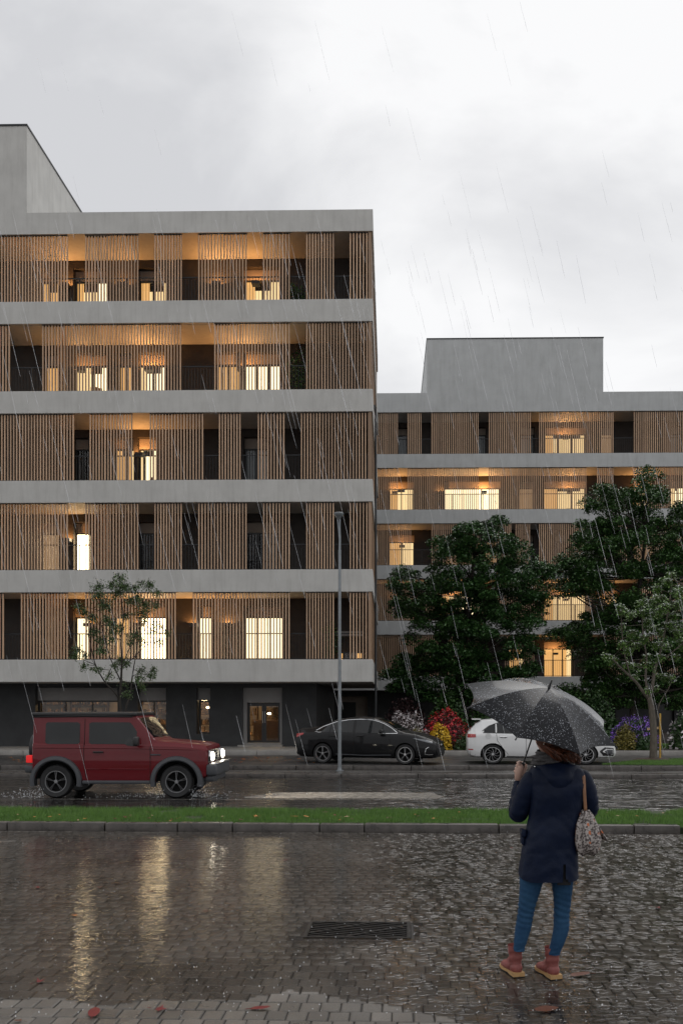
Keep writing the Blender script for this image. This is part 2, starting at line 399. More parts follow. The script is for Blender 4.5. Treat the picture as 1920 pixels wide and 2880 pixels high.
for fl in (0, 1, 2, 3, 4):
    for a, b in scr[fl]:
        n = int((LB.u(b) - LB.u(a)) / 0.1092) + 2
        left -= screen(LB, a, b, ZT[fl], 0.11, left >= n)
    for a, b in dbl[fl]:
        screen(LB, a, b, ZT[fl], 0.20, False, 0.05)
    railing(LB, UL, -0.2, ZT[fl], 0.31)
lw = {4: [(112, 166, 'amber', 0), (207, 300, 'cream', 1), (388, 466, 'cream', 1), (685, 786, 'cream', 1)],
      3: [(122, 168, 'amber', 0), (207, 303, 'bright', 1), (330, 372, 'amber', 0), (388, 466, 'bright', 1), (606, 672, 'amber', 1), (685, 788, 'bright', 2)],
      2: [(207, 250, 'dark', 1), (320, 376, 'amber', 0), (387, 441, 'bright', 0), (685, 752, 'grey', 1)],
      1: [(112, 166, 'dim', 0), (207, 254, 'glare', 0), (388, 466, 'dark', 1), (690, 790, 'dark', 2)],
      0: [(207, 252, 'bright', 0), (318, 362, 'amber', 0), (387, 468, 'glare', 1), (555, 593, 'bright', 0), (684, 794, 'bright', 2)]}
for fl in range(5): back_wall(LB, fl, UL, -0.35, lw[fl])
# low lit window by the corner of the first floor, seen under a grey board
MB().box(LB.u(946, 1.6), LB.u(1022, 1.6), 1.6, 1.66, ZT[0] + 0.95, ZT[0] + 1.13).build('grey_board', M_greypanel, LB.root)
window(LB, LB.u(948, 1.7), LB.u(1020, 1.7), ZT[0] - 0.3, ZT[0] + 0.36, 1.7, 'amber', 3)
for px, fl, pw in ((185, 4, 26), (345, 4, 24), (610, 4, 42), (720, 4, 20), (230, 3, 20), (420, 3, 48), (680, 3, 34), (395, 2, 34), (190, 1, 16), (250, 0, 16), (395, 0, 26), (545, 0, 16), (640, 0, 24)):
    wall_lamp(LB, px, fl, pw)
# right flank: boarded in timber between the slabs
for fl in range(5):
    z = ZT[fl]; mb = MB(); y = 0.05
    while y < 13.9:
        wd = random.uniform(0.09, 0.13); mb.box(-0.16, -0.05 + random.uniform(-0.006, 0.006), y, y + wd - 0.008, z + 0.002, z + OPEN - 0.002); y += wd
    tag(mb.build('side_boards', M_woodpanel, LB.root), kind='stuff')
MB().tube([(0.06, 3.0, 0.4), (0.06, 3.0, 13.2), (0.0, 3.0, 13.5)], 0.045, 8).build('downpipe', M_coping, LB.root, smooth=True)
# rooftop storey
uP = LB.u(76)
MB().box(UL, uP, 0.0, 11, 19.50, 22.62).build('rooftop_storey', M_conc, LB.root)
MB().box(UL, uP + 0.03, -0.03, 11, 22.621, 22.68).build('rooftop_coping', M_coping, LB.root)

# ground floor with shops
V0 = 2.15; uC = LB.u(889, V0); G0, G1 = 0.28, ZT[0] - 0.80
shopops = [(100, 331, 1.0, 'A'), (388, 467, 0.6, 'B'), (553, 592, 0.75, 'C'), (682, 793, 0.36, 'D')]
zo1 = ZZ(1934, 35.1)          # head of the openings
mb = MB(); x = UL
for a, b, zs, _ in shopops:
    ua, ub = LB.u(a, V0), LB.u(b, V0)
    mb.box(x, ua, V0, V0 + 0.55, G0, G1 - 0.002).box(ua, ub, V0, V0 + 0.55, zo1, G1 - 0.002)
    if zs > 0.4: mb.box(ua, ub, V0, V0 + 0.55, G0, zs)
    x = ub
mb.box(x, uC, V0, V0 + 0.55, G0, G1 - 0.002)
mb.box(uC - 0.3, uC, V0 + 0.55, 13.5, G0, G1 - 0.002)
mb.build('shop_front_wall', M_ground, LB.root)
M_shopwall = pmat('shop_wall', (0.55, 0.46, 0.36), 0.8, 0.1, 2)
M_shelf = pmat('shelf_wood', (0.10, 0.06, 0.035), 0.6)
M_goods = pmat('shelf_goods', (0.12, 0.10, 0.09), 0.6, 0.5, 9, rand=0.9, col2=(0.36, 0.22, 0.12))
MB().box(UL, uC - 0.35, V0 + 5.5, V0 + 5.6, G0, G1).box(UL, uC - 0.35, V0 + 0.6, V0 + 5.5, G0 - 0.02, G0).build('shop_interior', M_shopwall, LB.root)
M_bulb = emat('shop_bulb', (1.0, 0.72, 0.40), 14)
M_strip = emat('shop_strip', (0.85, 0.95, 1.0), 5)
for px, y, z, s, m in ((190, 4.0, 2.33, 0.10, M_strip), (270, 3.2, 2.36, 0.15, M_strip), (445, 2.6, 2.42, 0.05, M_bulb), (461, 2.5, 2.36, 0.06, M_bulb), (405, 3.4, 2.45, 0.09, M_strip), (575, 3.2, 2.05, 0.14, M_bulb),
                       (730, 3.6, 2.30, 0.05, M_bulb), (772, 4.2, 2.2, 0.15, M_bulb), (320, 2.8, 2.4, 0.04, M_strip), (585, 4.4, 1.75, 0.07, M_bulb), (705, 4.5, 2.1, 0.05, M_bulb), (757, 4.6, 1.5, 0.08, M_bulb), (130, 4.2, 2.3, 0.06, M_bulb)):
    u = LB.u(px, y); MB().ball((u, y, z), (s, 0.05, 0.045), 8, 5).build('shop_lamp', m, LB.root, smooth=True)
for px in (215, 430, 572, 735):
    u = LB.u(px, 4); l = bpy.data.lights.new('shop_lamp_light', 'POINT'); l.energy = 28; l.color = (1, 0.66, 0.34); l.shadow_soft_size = 0.03
    lo = bpy.data.objects.new('shop_lamp_light', l); C.objects.link(lo); lo.parent = LB.root; lo.location = (u, 3.8, 2.4)
for px0, px1, y in ((110, 180, 6.5), (200, 300, 7.0), (395, 430, 6.0), (440, 470, 7.1), (555, 600, 6.2), (690, 722, 5.2), (745, 800, 6.8)):
    ua, ub = LB.u(px0, y), LB.u(px1, y); sh = MB(); gd = MB()
    for k in range(5):
        z = G0 + 0.3 + k * 0.42; sh.box(ua, ub, y, y + 0.35, z, z + 0.03)
        xx = ua + 0.03
        while xx < ub - 0.08:
            ww = random.uniform(0.04, 0.14); hh = random.uniform(0.1, 0.33)
            if random.random() < 0.8: gd.box(xx, xx + ww - 0.01, y + 0.05, y + 0.28, z + 0.031, z + 0.031 + hh)
            xx += ww
    sh.box(ua - 0.03, ua, y, y + 0.35, G0, G0 + 2.3).box(ub, ub + 0.03, y, y + 0.35, G0, G0 + 2.3)
    so_ = sh.build('shop_shelf', M_shelf, LB.root); tag(gd.build('goods', M_goods, so_), kind='stuff')
cnt = MB().box(LB.u(715, 4.2), LB.u(790, 4.2), 4.0, 4.6, G0, G0 + 0.95).build('shop_counter', M_shelf, LB.root)
def shopwin(a, b, z0, z1, mull, v=V0 + 0.33):
    ua, ub = LB.u(a, V0) + 0.003, LB.u(b, V0) - 0.003
    t = 0.06; mb = MB()
    mb.box(ua, ua + t, v, v + 0.08, z0, z1).box(ub - t, ub, v, v + 0.08, z0, z1).box(ua + t, ub - t, v, v + 0.08, z1 - t, z1).box(ua + t, ub - t, v, v + 0.08, z0, z0 + t)
    for q in mull:
        xx = ua + (ub - ua) * q; mb.box(xx - 0.025, xx + 0.025, v, v + 0.08, z0 + t, z1 - t)
    f = mb.build('shop_window', M_frame, LB.root)
    MB().add([(ua + t, v + 0.04, z0 + t), (ub - t, v + 0.04, z0 + t), (ub - t, v + 0.04, z1 - t), (ua + t, v + 0.04, z1 - t)], [(0, 1, 2, 3)]).build('pane', M_pane, f, recalc=False)
    return ua, ub
zw1 = ZZ(1970, 35.4)
for a, b, zs, n in shopops[:3]:
    ua, ub = shopwin(a + (0 if n != 'C' else 2), b - (0 if n != 'C' else 4), zs + 0.003, zw1 - 0.003, {'A': (0.33, 0.66), 'B': (0.5,), 'C': ()}[n])
    MB().box(LB.u(a, V0) + 0.003, LB.u(b, V0) - 0.003, V0 + 0.25, V0 + 0.5, zw1, zo1 - 0.003).build('grey_lintel_panel', M_greypanel, LB.root)
# double glass door with its grey surround
ua, ub = LB.u(682, V0) + 0.003, LB.u(793, V0) - 0.003; v = V0 + 0.12
zd = ZZ(1976, 35.3); da, db = LB.u(693, V0), LB.u(786, V0)
MB().box(ua, ub, v, v + 0.4, zd, zo1 - 0.003).box(ua, da, v, v + 0.4, G0 + 0.13, zd).box(db, ub, v, v + 0.4, G0 + 0.13, zd).box(ua, ub, v - 0.08, v + 0.4, G0 + 0.065, G0 + 0.128).build('door_surround', M_greypanel, LB.root)
MB().box(LB.u(672, V0), LB.u(797, V0), V0 - 0.35, V0 + 0.55, G0 - 0.0, G0 + 0.062).build('door_step', M_kerbfar, LB.root)
for k in range(2):
    a = da + 0.003 + k * (db - da) / 2; b = a + (db - da) / 2 - 0.006; z0 = G0 + 0.135; z1 = zd - 0.004; t = 0.085; vv = v + 0.2
    f = MB().box(a, a + t, vv, vv + 0.06, z0, z1).box(b - t, b, vv, vv + 0.06, z0, z1).box(a + t, b - t, vv, vv + 0.06, z1 - 0.13, z1).box(a + t, b - t, vv, vv + 0.06, z0, z0 + 0.08).build('shop_door', M_frame, LB.root)
    MB().add([(a + t, vv + 0.03, z0 + 0.08), (b - t, vv + 0.03, z0 + 0.08), (b - t, vv + 0.03, z1 - 0.13), (a + t, vv + 0.03, z1 - 0.13)], [(0, 1, 2, 3)]).build('pane', M_pane, f, recalc=False)
    hx = b - 0.04 if k == 0 else a + 0.04
    MB().tube([(hx, vv - 0.04, z0 + 0.75), (hx, vv - 0.04, z0 + 1.2)], 0.014, 6).build('handle', pmat('handle_steel', (0.4, 0.4, 0.4), 0.3, metal=1.0), f)

# ---------------------------------------------------------------- the building behind on the right
RB = Build(thing('apartment_building', 'farther grey apartment building partly hidden by trees, with a block on its roof', 'apartment building', (0.1, 53.4, 0), -YAW), 0.1, 53.4, M_conc2)
UL2, UR2 = -6.0, 26.0
shell(RB, UL2, UR2, 13.0, 19.84)
scr = {4: [(1040, 1117), (1147, 1183), (1214, 1343), (1375, 1490), (1516, 1722), (1782, 2010)],
       3: [(1040, 1117), (1147, 1343), (1375, 1646), (1679, 1722), (1782, 2010)],
       2: [(1040, 1154), (1214, 1343), (1400, 1435), (1450, 1488), (1516, 1640), (1700, 1760), (1790, 2010)],
       1: [(1040, 1346), (1400, 1660), (1690, 1722), (1800, 2010)],
       0: [(1040, 1230), (1260, 1343), (1420, 1500), (1700, 2010)]}
left = 300
for fl in (4, 3, 2, 1, 0):
    for a, b in scr[fl]:
        n = int((RB.u(b) - RB.u(a)) / 0.1092) + 2
        left -= screen(RB, a, b, ZT[fl], 0.11, left >= n)
    railing(RB, UL2, UR2 - 0.2, ZT[fl], 0.31)
screen(RB, 1682, 1720, ZT[4], 0.20, False, 0.05)
rw = {4: [(1118, 1146, 'grey', 0), (1340, 1366, 'grey', 0), (1462, 1502, 'grey', 0), (1531, 1648, 'cream', 2), (1690, 1722, 'dim', 0), (1884, 1925, 'grey', 0)],
      3: [(1094, 1163, 'cream', 1), (1249, 1407, 'bright', 2), (1460, 1500, 'dim', 0), (1529, 1648, 'cream', 2), (1780, 1830, 'cream', 1), (1884, 1930, 'bright', 1)],
      2: [(1094, 1164, 'cream', 1), (1250, 1400, 'dim', 2), (1470, 1500, 'grey', 0), (1560, 1600, 'dark', 0), (1780, 1840, 'dim', 1)],
      1: [(1100, 1120, 'grey', 0), (1235, 1335, 'cream', 1), (1340, 1356, 'bright', 0), (1529, 1648, 'cream', 2), (1700, 1740, 'amber', 0)],
      0: [(1430, 1475, 'amber', 0), (1529, 1610, 'amber', 2), (1750, 1800, 'dark', 0)]}
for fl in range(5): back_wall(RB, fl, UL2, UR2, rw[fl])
for px, fl, pw in ((1590, 4, 34), (1110, 3, 36), (1360, 3, 60), (1240, 3, 24), (1600, 3, 40), (1800, 3, 36), (1130, 2, 16), (1110, 1, 10), (1280, 1, 46), (1590, 1, 46), (1700, 1, 20), (1560, 0, 24)):
    wall_lamp(RB, px, fl, pw)
ua, ub = RB.u(1200), RB.u(1695)
MB().box(ua, ub, 0.0, 9.5, 19.84, 22.93).build('rooftop_storey', M_conc2, RB.root)
MB().box(ua - 0.03, ub + 0.03, -0.03, 9.5, 22.931, 22.99).build('rooftop_coping', M_coping, RB.root)
V1 = 2.15
mb = MB(); x = UL2
gd = [(RB.u(960, V1), RB.u(1033, V1), 2.35), (RB.u(1480, V1), RB.u(1520, V1), 2.4), (RB.u(1660, V1), RB.u(1730, V1), 2.4), (RB.u(1845, V1), RB.u(1895, V1), 2.4)]
for a, b, h in gd:
    mb.box(x, a, V1, V1 + 0.5, 0.1, G1 - 0.002).box(a, b, V1, V1 + 0.5, h, G1 - 0.002); x = b
mb.box(x, UR2, V1, V1 + 0.5, 0.1, G1 - 0.002)
mb.build('ground_floor_wall', M_ground, RB.root)
for i, (a, b, h) in enumerate(gd):
    if i == 0:
        m_ = a + (b - a) * 0.55
        MB().box(a, m_, V1 + 0.3, V1 + 0.36, 0.1, 2.0).build('entrance_door', M_frame, RB.root)
        MB().box(m_, b, V1 + 0.28, V1 + 0.4, 0.1, h).box(a, m_, V1 + 0.28, V1 + 0.4, 2.0, h).build('entrance_panel', M_lintel, RB.root)
    else:
        MB().box(a, b, V1 + 0.3, V1 + 0.36, 0.1, h).build('dark_door', M_frame, RB.root)
# ================================================================== ground
def struct(o): return tag(o, kind='structure')
K1 = R(2.07)                                    # the near kerb and the square run at this angle, the road beyond at YAW
def rmat(Y, a): return Matrix.Translation((0, Y, 0)) @ Matrix.Rotation(-a, 4, 'Z')
def sheet(name, mat_, x0, x1, y0, y1, z, Y=0, a=0.0, n=1):
    return struct(MB().grid(lambda u, v: tuple(rmat(Y, a) @ Vector((x0 + (x1 - x0) * u, y0 + (y1 - y0) * v, z))), 2, 2).build(name, mat_, recalc=False))
from mathutils import noise as mnoise
M_soil = pmat('dark_soil', (0.028, 0.022, 0.017), 0.8, 0.3, 8, 0.6, 50)
def wet_mat(name, col, rough, wet=0.07, scale=0.8, wave=0.06, wscale=(14, 46, 1), var=0.25):
    """rain-wet paving or asphalt: water lies in the hollows, stones stand out between"""
    m = pmat(name, col, rough, var, 5, 0, spec=0.5)
    t = m.node_tree; N = t.nodes.new; K = t.links.new; b = t.nodes['Principled BSDF']
    tcn = N('ShaderNodeTexCoord')
    mp1 = N('ShaderNodeMapping'); mp1.inputs['Scale'].default_value = (0.5, 1.3, 1); K(tcn.outputs['Object'], mp1.inputs['Vector'])
    no = N('ShaderNodeTexNoise'); no.inputs['Scale'].default_value = scale; no.inputs['Detail'].default_value = 5; K(mp1.outputs[0], no.inputs['Vector'])
    mrn = N('ShaderNodeMapRange'); mrn.inputs['From Min'].default_value = 0.42; mrn.inputs['From Max'].default_value = 0.58; mrn.inputs['To Min'].default_value = wet; mrn.inputs['To Max'].default_value = rough
    K(no.outputs[0], mrn.inputs['Value']); K(mrn.outputs[0], b.inputs['Roughness'])
    mp2 = N('ShaderNodeMapping'); mp2.inputs['Scale'].default_value = wscale; K(tcn.outputs['Object'], mp2.inputs['Vector'])
    nw = N('ShaderNodeTexNoise'); nw.inputs['Scale'].default_value = 1.0; nw.inputs['Detail'].default_value = 3; K(mp2.outputs[0], nw.inputs['Vector'])
    bp = N('ShaderNodeBump'); bp.inputs['Strength'].default_value = 1.0; bp.inputs['Distance'].default_value = wave; K(nw.outputs[0], bp.inputs['Height']); K(bp.outputs[0], b.inputs['Normal'])
    return m
M_road = wet_mat('wet_asphalt', (0.052, 0.049, 0.046), 0.30, 0.06, 0.7, 0.05, (7, 16, 1))
M_park = wet_mat('damp_asphalt', (0.050, 0.048, 0.047), 0.50, 0.30, 0.6, 0.008, (18, 18, 1))
M_strip = wet_mat('wet_strip_paving', (0.085, 0.08, 0.075), 0.40, 0.14, 1.1, 0.012, (16, 30, 1))
M_walk = pmat('pavement_concrete', (0.30, 0.29, 0.275), 0.45, 0.2, 2, 0.4, 50, rvar=0.15)

sheet('ground', M_soil, -500, 500, -60, 900, -0.32)
Y_L = 13.6                                       # front of the kerb by the lawn
ZR = -0.12                                       # level of the road
Y2, Y3, Y4 = 25.0, 26.55, 32.05                  # kerb of the road, kerb of the parking bay, kerb of the far pavement
sheet('road', M_road, -90, 90, 1.75, Y2 - Y_L + 0.1, ZR, Y_L, YAW)
sheet('median_strip', M_strip, -90, 90, 0.18, Y3 - Y2 + 0.02, -0.012, Y2, YAW)
sheet('parking_bay', M_park, -90, 90, 0.16, Y4 - Y3 + 0.05, 0.108, Y3, YAW)
sheet('far_pavement', M_walk, -40, -1.6, 0.15, 6, 0.268, Y4, YAW)
sheet('planting_bed', M_soil, -1.6, 60, 0.15, 22, 0.262, Y4, YAW)
M_paint_refl = pmat('worn_paint_and_reflection', (0.28, 0.265, 0.245), 0.2, 0.16, 7, rvar=0.1)  # worn line paint, also the colour of the painted reflection on the road
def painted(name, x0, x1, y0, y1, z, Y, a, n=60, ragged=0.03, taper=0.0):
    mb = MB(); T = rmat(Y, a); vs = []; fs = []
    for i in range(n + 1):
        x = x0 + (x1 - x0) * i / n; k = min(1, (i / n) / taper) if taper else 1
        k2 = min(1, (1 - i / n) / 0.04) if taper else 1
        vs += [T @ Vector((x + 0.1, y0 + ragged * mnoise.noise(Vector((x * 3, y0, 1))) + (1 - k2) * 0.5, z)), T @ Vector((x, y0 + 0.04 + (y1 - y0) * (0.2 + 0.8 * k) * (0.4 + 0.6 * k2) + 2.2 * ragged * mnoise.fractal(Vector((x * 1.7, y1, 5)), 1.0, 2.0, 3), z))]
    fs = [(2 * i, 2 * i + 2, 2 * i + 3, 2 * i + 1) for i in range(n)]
    mb.add(vs, fs); return struct(mb.build(name, M_paint_refl, recalc=False))
painted('road_line', -40, 40, -0.035, 0.035, ZR + 0.004, 19.35, YAW, 200, 0.012)
painted('marking_and_reflection', -2.75, 1.5, 0.12, 1.45, ZR + 0.013, 19.4, YAW, 90, 0.05, 0.14)  # pale reflection on the wet road, put in as a flat patch of colour
painted('marking_and_reflection', 0.1, 1.5, 2.4, 2.5, ZR + 0.005, 19.4, YAW, 12, 0.02)

def kerb(name, Y, a, xs, depth, z0, z1, mat_, gap=0.012):
    k = struct(empty(name, (0, Y, 0), -a))
    for i in range(len(xs) - 1):
        l = xs[i + 1] - xs[i] - gap
        MB().bbox((0, depth / 2, (z1 - z0) / 2), (l, depth, z1 - z0), 0.018, seg=2).build('kerb_stone', mat_, k, smooth=True, loc=((xs[i] + xs[i + 1]) / 2, random.uniform(-0.006, 0.006), z0 + random.uniform(-0.006, 0.004)), rot=(random.uniform(-0.01, 0.01), random.uniform(-0.002, 0.002), random.uniform(-0.003, 0.003)))
    return k
def runs(x0, x1, a, b):
    r = [x0]
    while r[-1] < x1: r.append(r[-1] + random.uniform(a, b))
    return r
kerb('lawn_kerb', Y_L, K1, [-9.4, -8.1, -6.8, -5.43, -3.96, -2.87, -2.05, -0.76, -0.1, 1.87, 3.83, 4.5], 0.17, -0.05, 0.125, M_kerb)
# the kerb turns towards the camera at the right edge of the square
kc = struct(empty('corner_kerb', (4.72, 13.35, 0), 0))
for i in range(3):
    a0 = R(90 - 30 * i); a1 = R(60 - 30 * i); mb = MB(); r0, r1 = 0.10, 0.27
    vs = []
    for k in range(5):
        a_ = a0 + (a1 - a0) * (0.03 + 0.94 * k / 4)
        for r_ in (r0, r1):
            for z in (-0.05, 0.12): vs.append((r_ * math.cos(a_) - 0.15, r_ * math.sin(a_) - 0.2, z))
    fs = []
    for k in range(4):
        b_ = k * 4; fs += [(b_, b_ + 1, b_ + 5, b_ + 4), (b_ + 2, b_ + 6, b_ + 7, b_ + 3), (b_ + 1, b_ + 3, b_ + 7, b_ + 5), (b_, b_ + 4, b_ + 6, b_ + 2)]
    fs += [(0, 2, 3, 1), (16, 17, 19, 18)]
    mb.add(vs, fs).build('kerb_stone', M_kerb, kc)
for i in range(9):
    MB().bbox((0.03, -0.75 - i * 1.1, 0.035), (0.17, 1.085, 0.17), 0.018).build('kerb_stone', M_kerb, kc, smooth=True)
kerb('road_kerb', Y2, YAW, runs(-24, 22, 1.3, 2.1), 0.20, -0.16, 0.0, M_kerb)
kerb('parking_kerb', Y3, YAW, runs(-24.5, 24, 1.5, 2.0), 0.18, -0.05, 0.122, M_kerb)
kerb('pavement_kerb', Y4, YAW, runs(-28, 28, 1.4, 2.2), 0.17, 0.06, 0.275, M_kerbfar)
sheet('side_pavement', M_walk, 4.83, 14, -10, 0.18, 0.09, 13.4, 0)
# flags of the pavement in front of the shops
fp = struct(empty('pavement_flags', (0, Y4, 0), -YAW))
x = -14.5
while x < -2.0:
    for j in range(3):
        MB().bbox((0, 0, 0), (0.885, 0.885, 0.03), 0.008, seg=1).build('flagstone', M_kerbfar, fp, loc=(x, 0.64 + j * 0.9, 0.268 + random.uniform(-0.002, 0.002)))
    x += 0.9

# ---------------------------------------------------------------- the brick-paved square
M_pv, t, b = newmat('wet_pavers'); N = t.nodes.new; K = t.links.new
tcn = N('ShaderNodeTexCoord'); oi = N('ShaderNodeObjectInfo'); g = N('ShaderNodeNewGeometry')
no = N('ShaderNodeTexNoise'); no.inputs['Scale'].default_value = 1.1; no.inputs['Detail'].default_value = 6; K(g.outputs['Position'], no.inputs['Vector'])
rp = N('ShaderNodeValToRGB'); rp.color_ramp.elements[0].position = 0.3; rp.color_ramp.elements[0].color = (0.094, 0.083, 0.071, 1); rp.color_ramp.elements[1].position = 0.7; rp.color_ramp.elements[1].color = (0.148, 0.136, 0.122, 1); K(no.outputs[0], rp.inputs[0])
gr = N('ShaderNodeTexNoise'); gr.inputs['Scale'].default_value = 190; gr.inputs['Detail'].default_value = 2; K(g.outputs['Position'], gr.inputs['Vector'])
a2 = N('ShaderNodeMath'); a2.operation = 'ADD'; K(oi.outputs['Random'], a2.inputs[0]); K(g.outputs['Random Per Island'], a2.inputs[1])
fr_ = N('ShaderNodeMath'); fr_.operation = 'FRACT'; K(a2.outputs[0], fr_.inputs[0])
mrn = N('ShaderNodeMapRange'); mrn.inputs['To Min'].default_value = 0.74; mrn.inputs['To Max'].default_value = 1.3; K(fr_.outputs[0], mrn.inputs['Value'])
gm = N('ShaderNodeMapRange'); gm.inputs['From Min'].default_value = 0.3; gm.inputs['From Max'].default_value = 0.7; gm.inputs['To Min'].default_value = 0.62; gm.inputs['To Max'].default_value = 1.4; K(gr.outputs[0], gm.inputs['Value'])
mm = N('ShaderNodeMath'); mm.operation = 'MULTIPLY'; K(mrn.outputs[0], mm.inputs[0]); K(gm.outputs[0], mm.inputs[1])
sc = N('ShaderNodeVectorMath'); sc.operation = 'SCALE'; K(rp.outputs[0], sc.inputs[0]); K(mm.outputs[0], sc.inputs['Scale']); K(sc.outputs[0], b.inputs['Base Color'])
rr = N('ShaderNodeMapRange'); rr.inputs['From Min'].default_value = 0.35; rr.inputs['From Max'].default_value = 0.65; rr.inputs['To Min'].default_value = 0.2; rr.inputs['To Max'].default_value = 0.42; K(no.outputs[0], rr.inputs['Value']); K(rr.outputs[0], b.inputs['Roughness'])
bp = N('ShaderNodeBump'); bp.inputs['Strength'].default_value = 0.5; bp.inputs['Distance'].default_value = 0.003; K(gr.outputs[0], bp.inputs['Height']); K(bp.outputs[0], b.inputs['Normal'])
M_joint = pmat('joint_sand', (0.022, 0.018, 0.015), 0.6, 0.3, 20, 0.5, 80)

SQ = struct(empty('square', (0, Y_L, 0), -K1))
PW, PD = 0.128, 0.168
GX0, GX1, GY0, GY1 = -0.335, 0.545, -6.13, -5.57        # drain grate, in the square's coordinates
def paver_geo(wd, dp):
    g_, bv = 0.004, 0.007
    a, c = wd / 2 - g_, dp / 2 - g_
    vs = [(-a, -c, -0.06), (a, -c, -0.06), (a, c, -0.06), (-a, c, -0.06), (-a, -c, -bv * 0.8), (a, -c, -bv * 0.8), (a, c, -bv * 0.8), (-a, c, -bv * 0.8), (-a + bv, -c + bv, 0), (a - bv, -c + bv, 0), (a - bv, c - bv, 0), (-a + bv, c - bv, 0)]
    fs = [(8, 9, 10, 11)] + [(4 + i, 4 + (i + 1) % 4, 8 + (i + 1) % 4, 8 + i) for i in range(4)] + [(i, (i + 1) % 4, 4 + (i + 1) % 4, 4 + i) for i in range(4)]
    return vs, fs
pv_me = {}
for kx in (1.0, 0.5):
    me = bpy.data.meshes.new('paver'); vs, fs = paver_geo(PW * kx, PD); me.from_pydata(vs, [], fs); me.materials.append(M_pv); pv_me[kx] = me
cand = []
nrow = int(11.0 / PD)
for r in range(nrow):
    y = -0.02 - (r + 0.5) * PD
    off = [0, 0.5, 0.25, 0.75][r % 4] * PW
    for c in range(-58, 44):
        x = c * PW + off
        if (rmat(Y_L, K1) @ Vector((x, y, 0))).x > 4.60: continue
        if GX0 - 0.075 < x < GX1 + 0.075 and GY0 - 0.09 < y < GY1 + 0.09: continue
        cand.append((x, y))
wet_hollow = lambda x, y: 0.004 * math.sin(x * 0.9 + 1) * math.sin(y * 0.7)
def posn(x, y): return (x + random.uniform(-0.0015, 0.0015), y + random.uniform(-0.0015, 0.0015), random.uniform(-0.0035, 0.0015))
def visible(x, y):
    q = rmat(Y_L, K1) @ Vector((x, y, 0)); d = q.y
    px, py = PX0 + FOC * q.x / d, PY0 + FOC * EYE / d
    return d > 1 and -20 < px < 1940 and py < 2895
near = sorted([p for p in cand if visible(*p)], key=lambda p: p[1])[:300]; nset = set(near)
for x, y in near:
    o = bpy.data.objects.new('paver', pv_me[1.0]); C.objects.link(o); o.parent = SQ; o.location = posn(x, y)
    o.rotation_euler = (random.gauss(0, 0.006), random.gauss(0, 0.006), random.gauss(0, 0.008))
vs, fs = paver_geo(PW, PD); vs = np.array(vs); fs4 = np.array(fs)
rest = [p for p in cand if p not in nset]
Vall = np.empty((len(rest), 12, 3)); 
for i, (x, y) in enumerate(rest):
    px, py, pz = posn(x, y); q = vs.copy(); tx, ty, tz = random.gauss(0, 0.005), random.gauss(0, 0.005), random.gauss(0, 0.008)
    q[:, 2] += q[:, 0] * ty - q[:, 1] * tx; cx, sx = math.cos(tz), math.sin(tz); xx = q[:, 0] * cx - q[:, 1] * sx; yy = q[:, 0] * sx + q[:, 1] * cx
    q[:, 0] = xx + px; q[:, 1] = yy + py; q[:, 2] += pz; Vall[i] = q
Fall = (fs4[None] + (np.arange(len(rest)) * 12)[:, None, None]).reshape(-1, 4)
tag(link('pavers', npmesh('pavers', Vall.reshape(-1, 3), Fall), M_pv, SQ), kind='stuff')
MB().box(-8, 4.6, -11.2, -0.005, -0.2, -0.010).build('joint_bed', M_joint, SQ) if False else None
def frame_sheet(name, z, mat_, parent, x0, x1, y0, y1, hx0, hx1, hy0, hy1):
    mb = MB()
    for a_, b_, c_, d_ in ((x0, x1, y0, hy0), (x0, x1, hy1, y1), (x0, hx0, hy0, hy1), (hx1, x1, hy0, hy1)):
        mb.add([(a_, c_, z), (b_, c_, z), (b_, d_, z), (a_, d_, z)], [(0, 1, 2, 3)])
    return mb.build(name, mat_, parent, recalc=False)
frame_sheet('joint_bed', -0.013, M_joint, SQ, -8, 5.15, -11.2, -0.005, GX0, GX1, GY0, GY1)

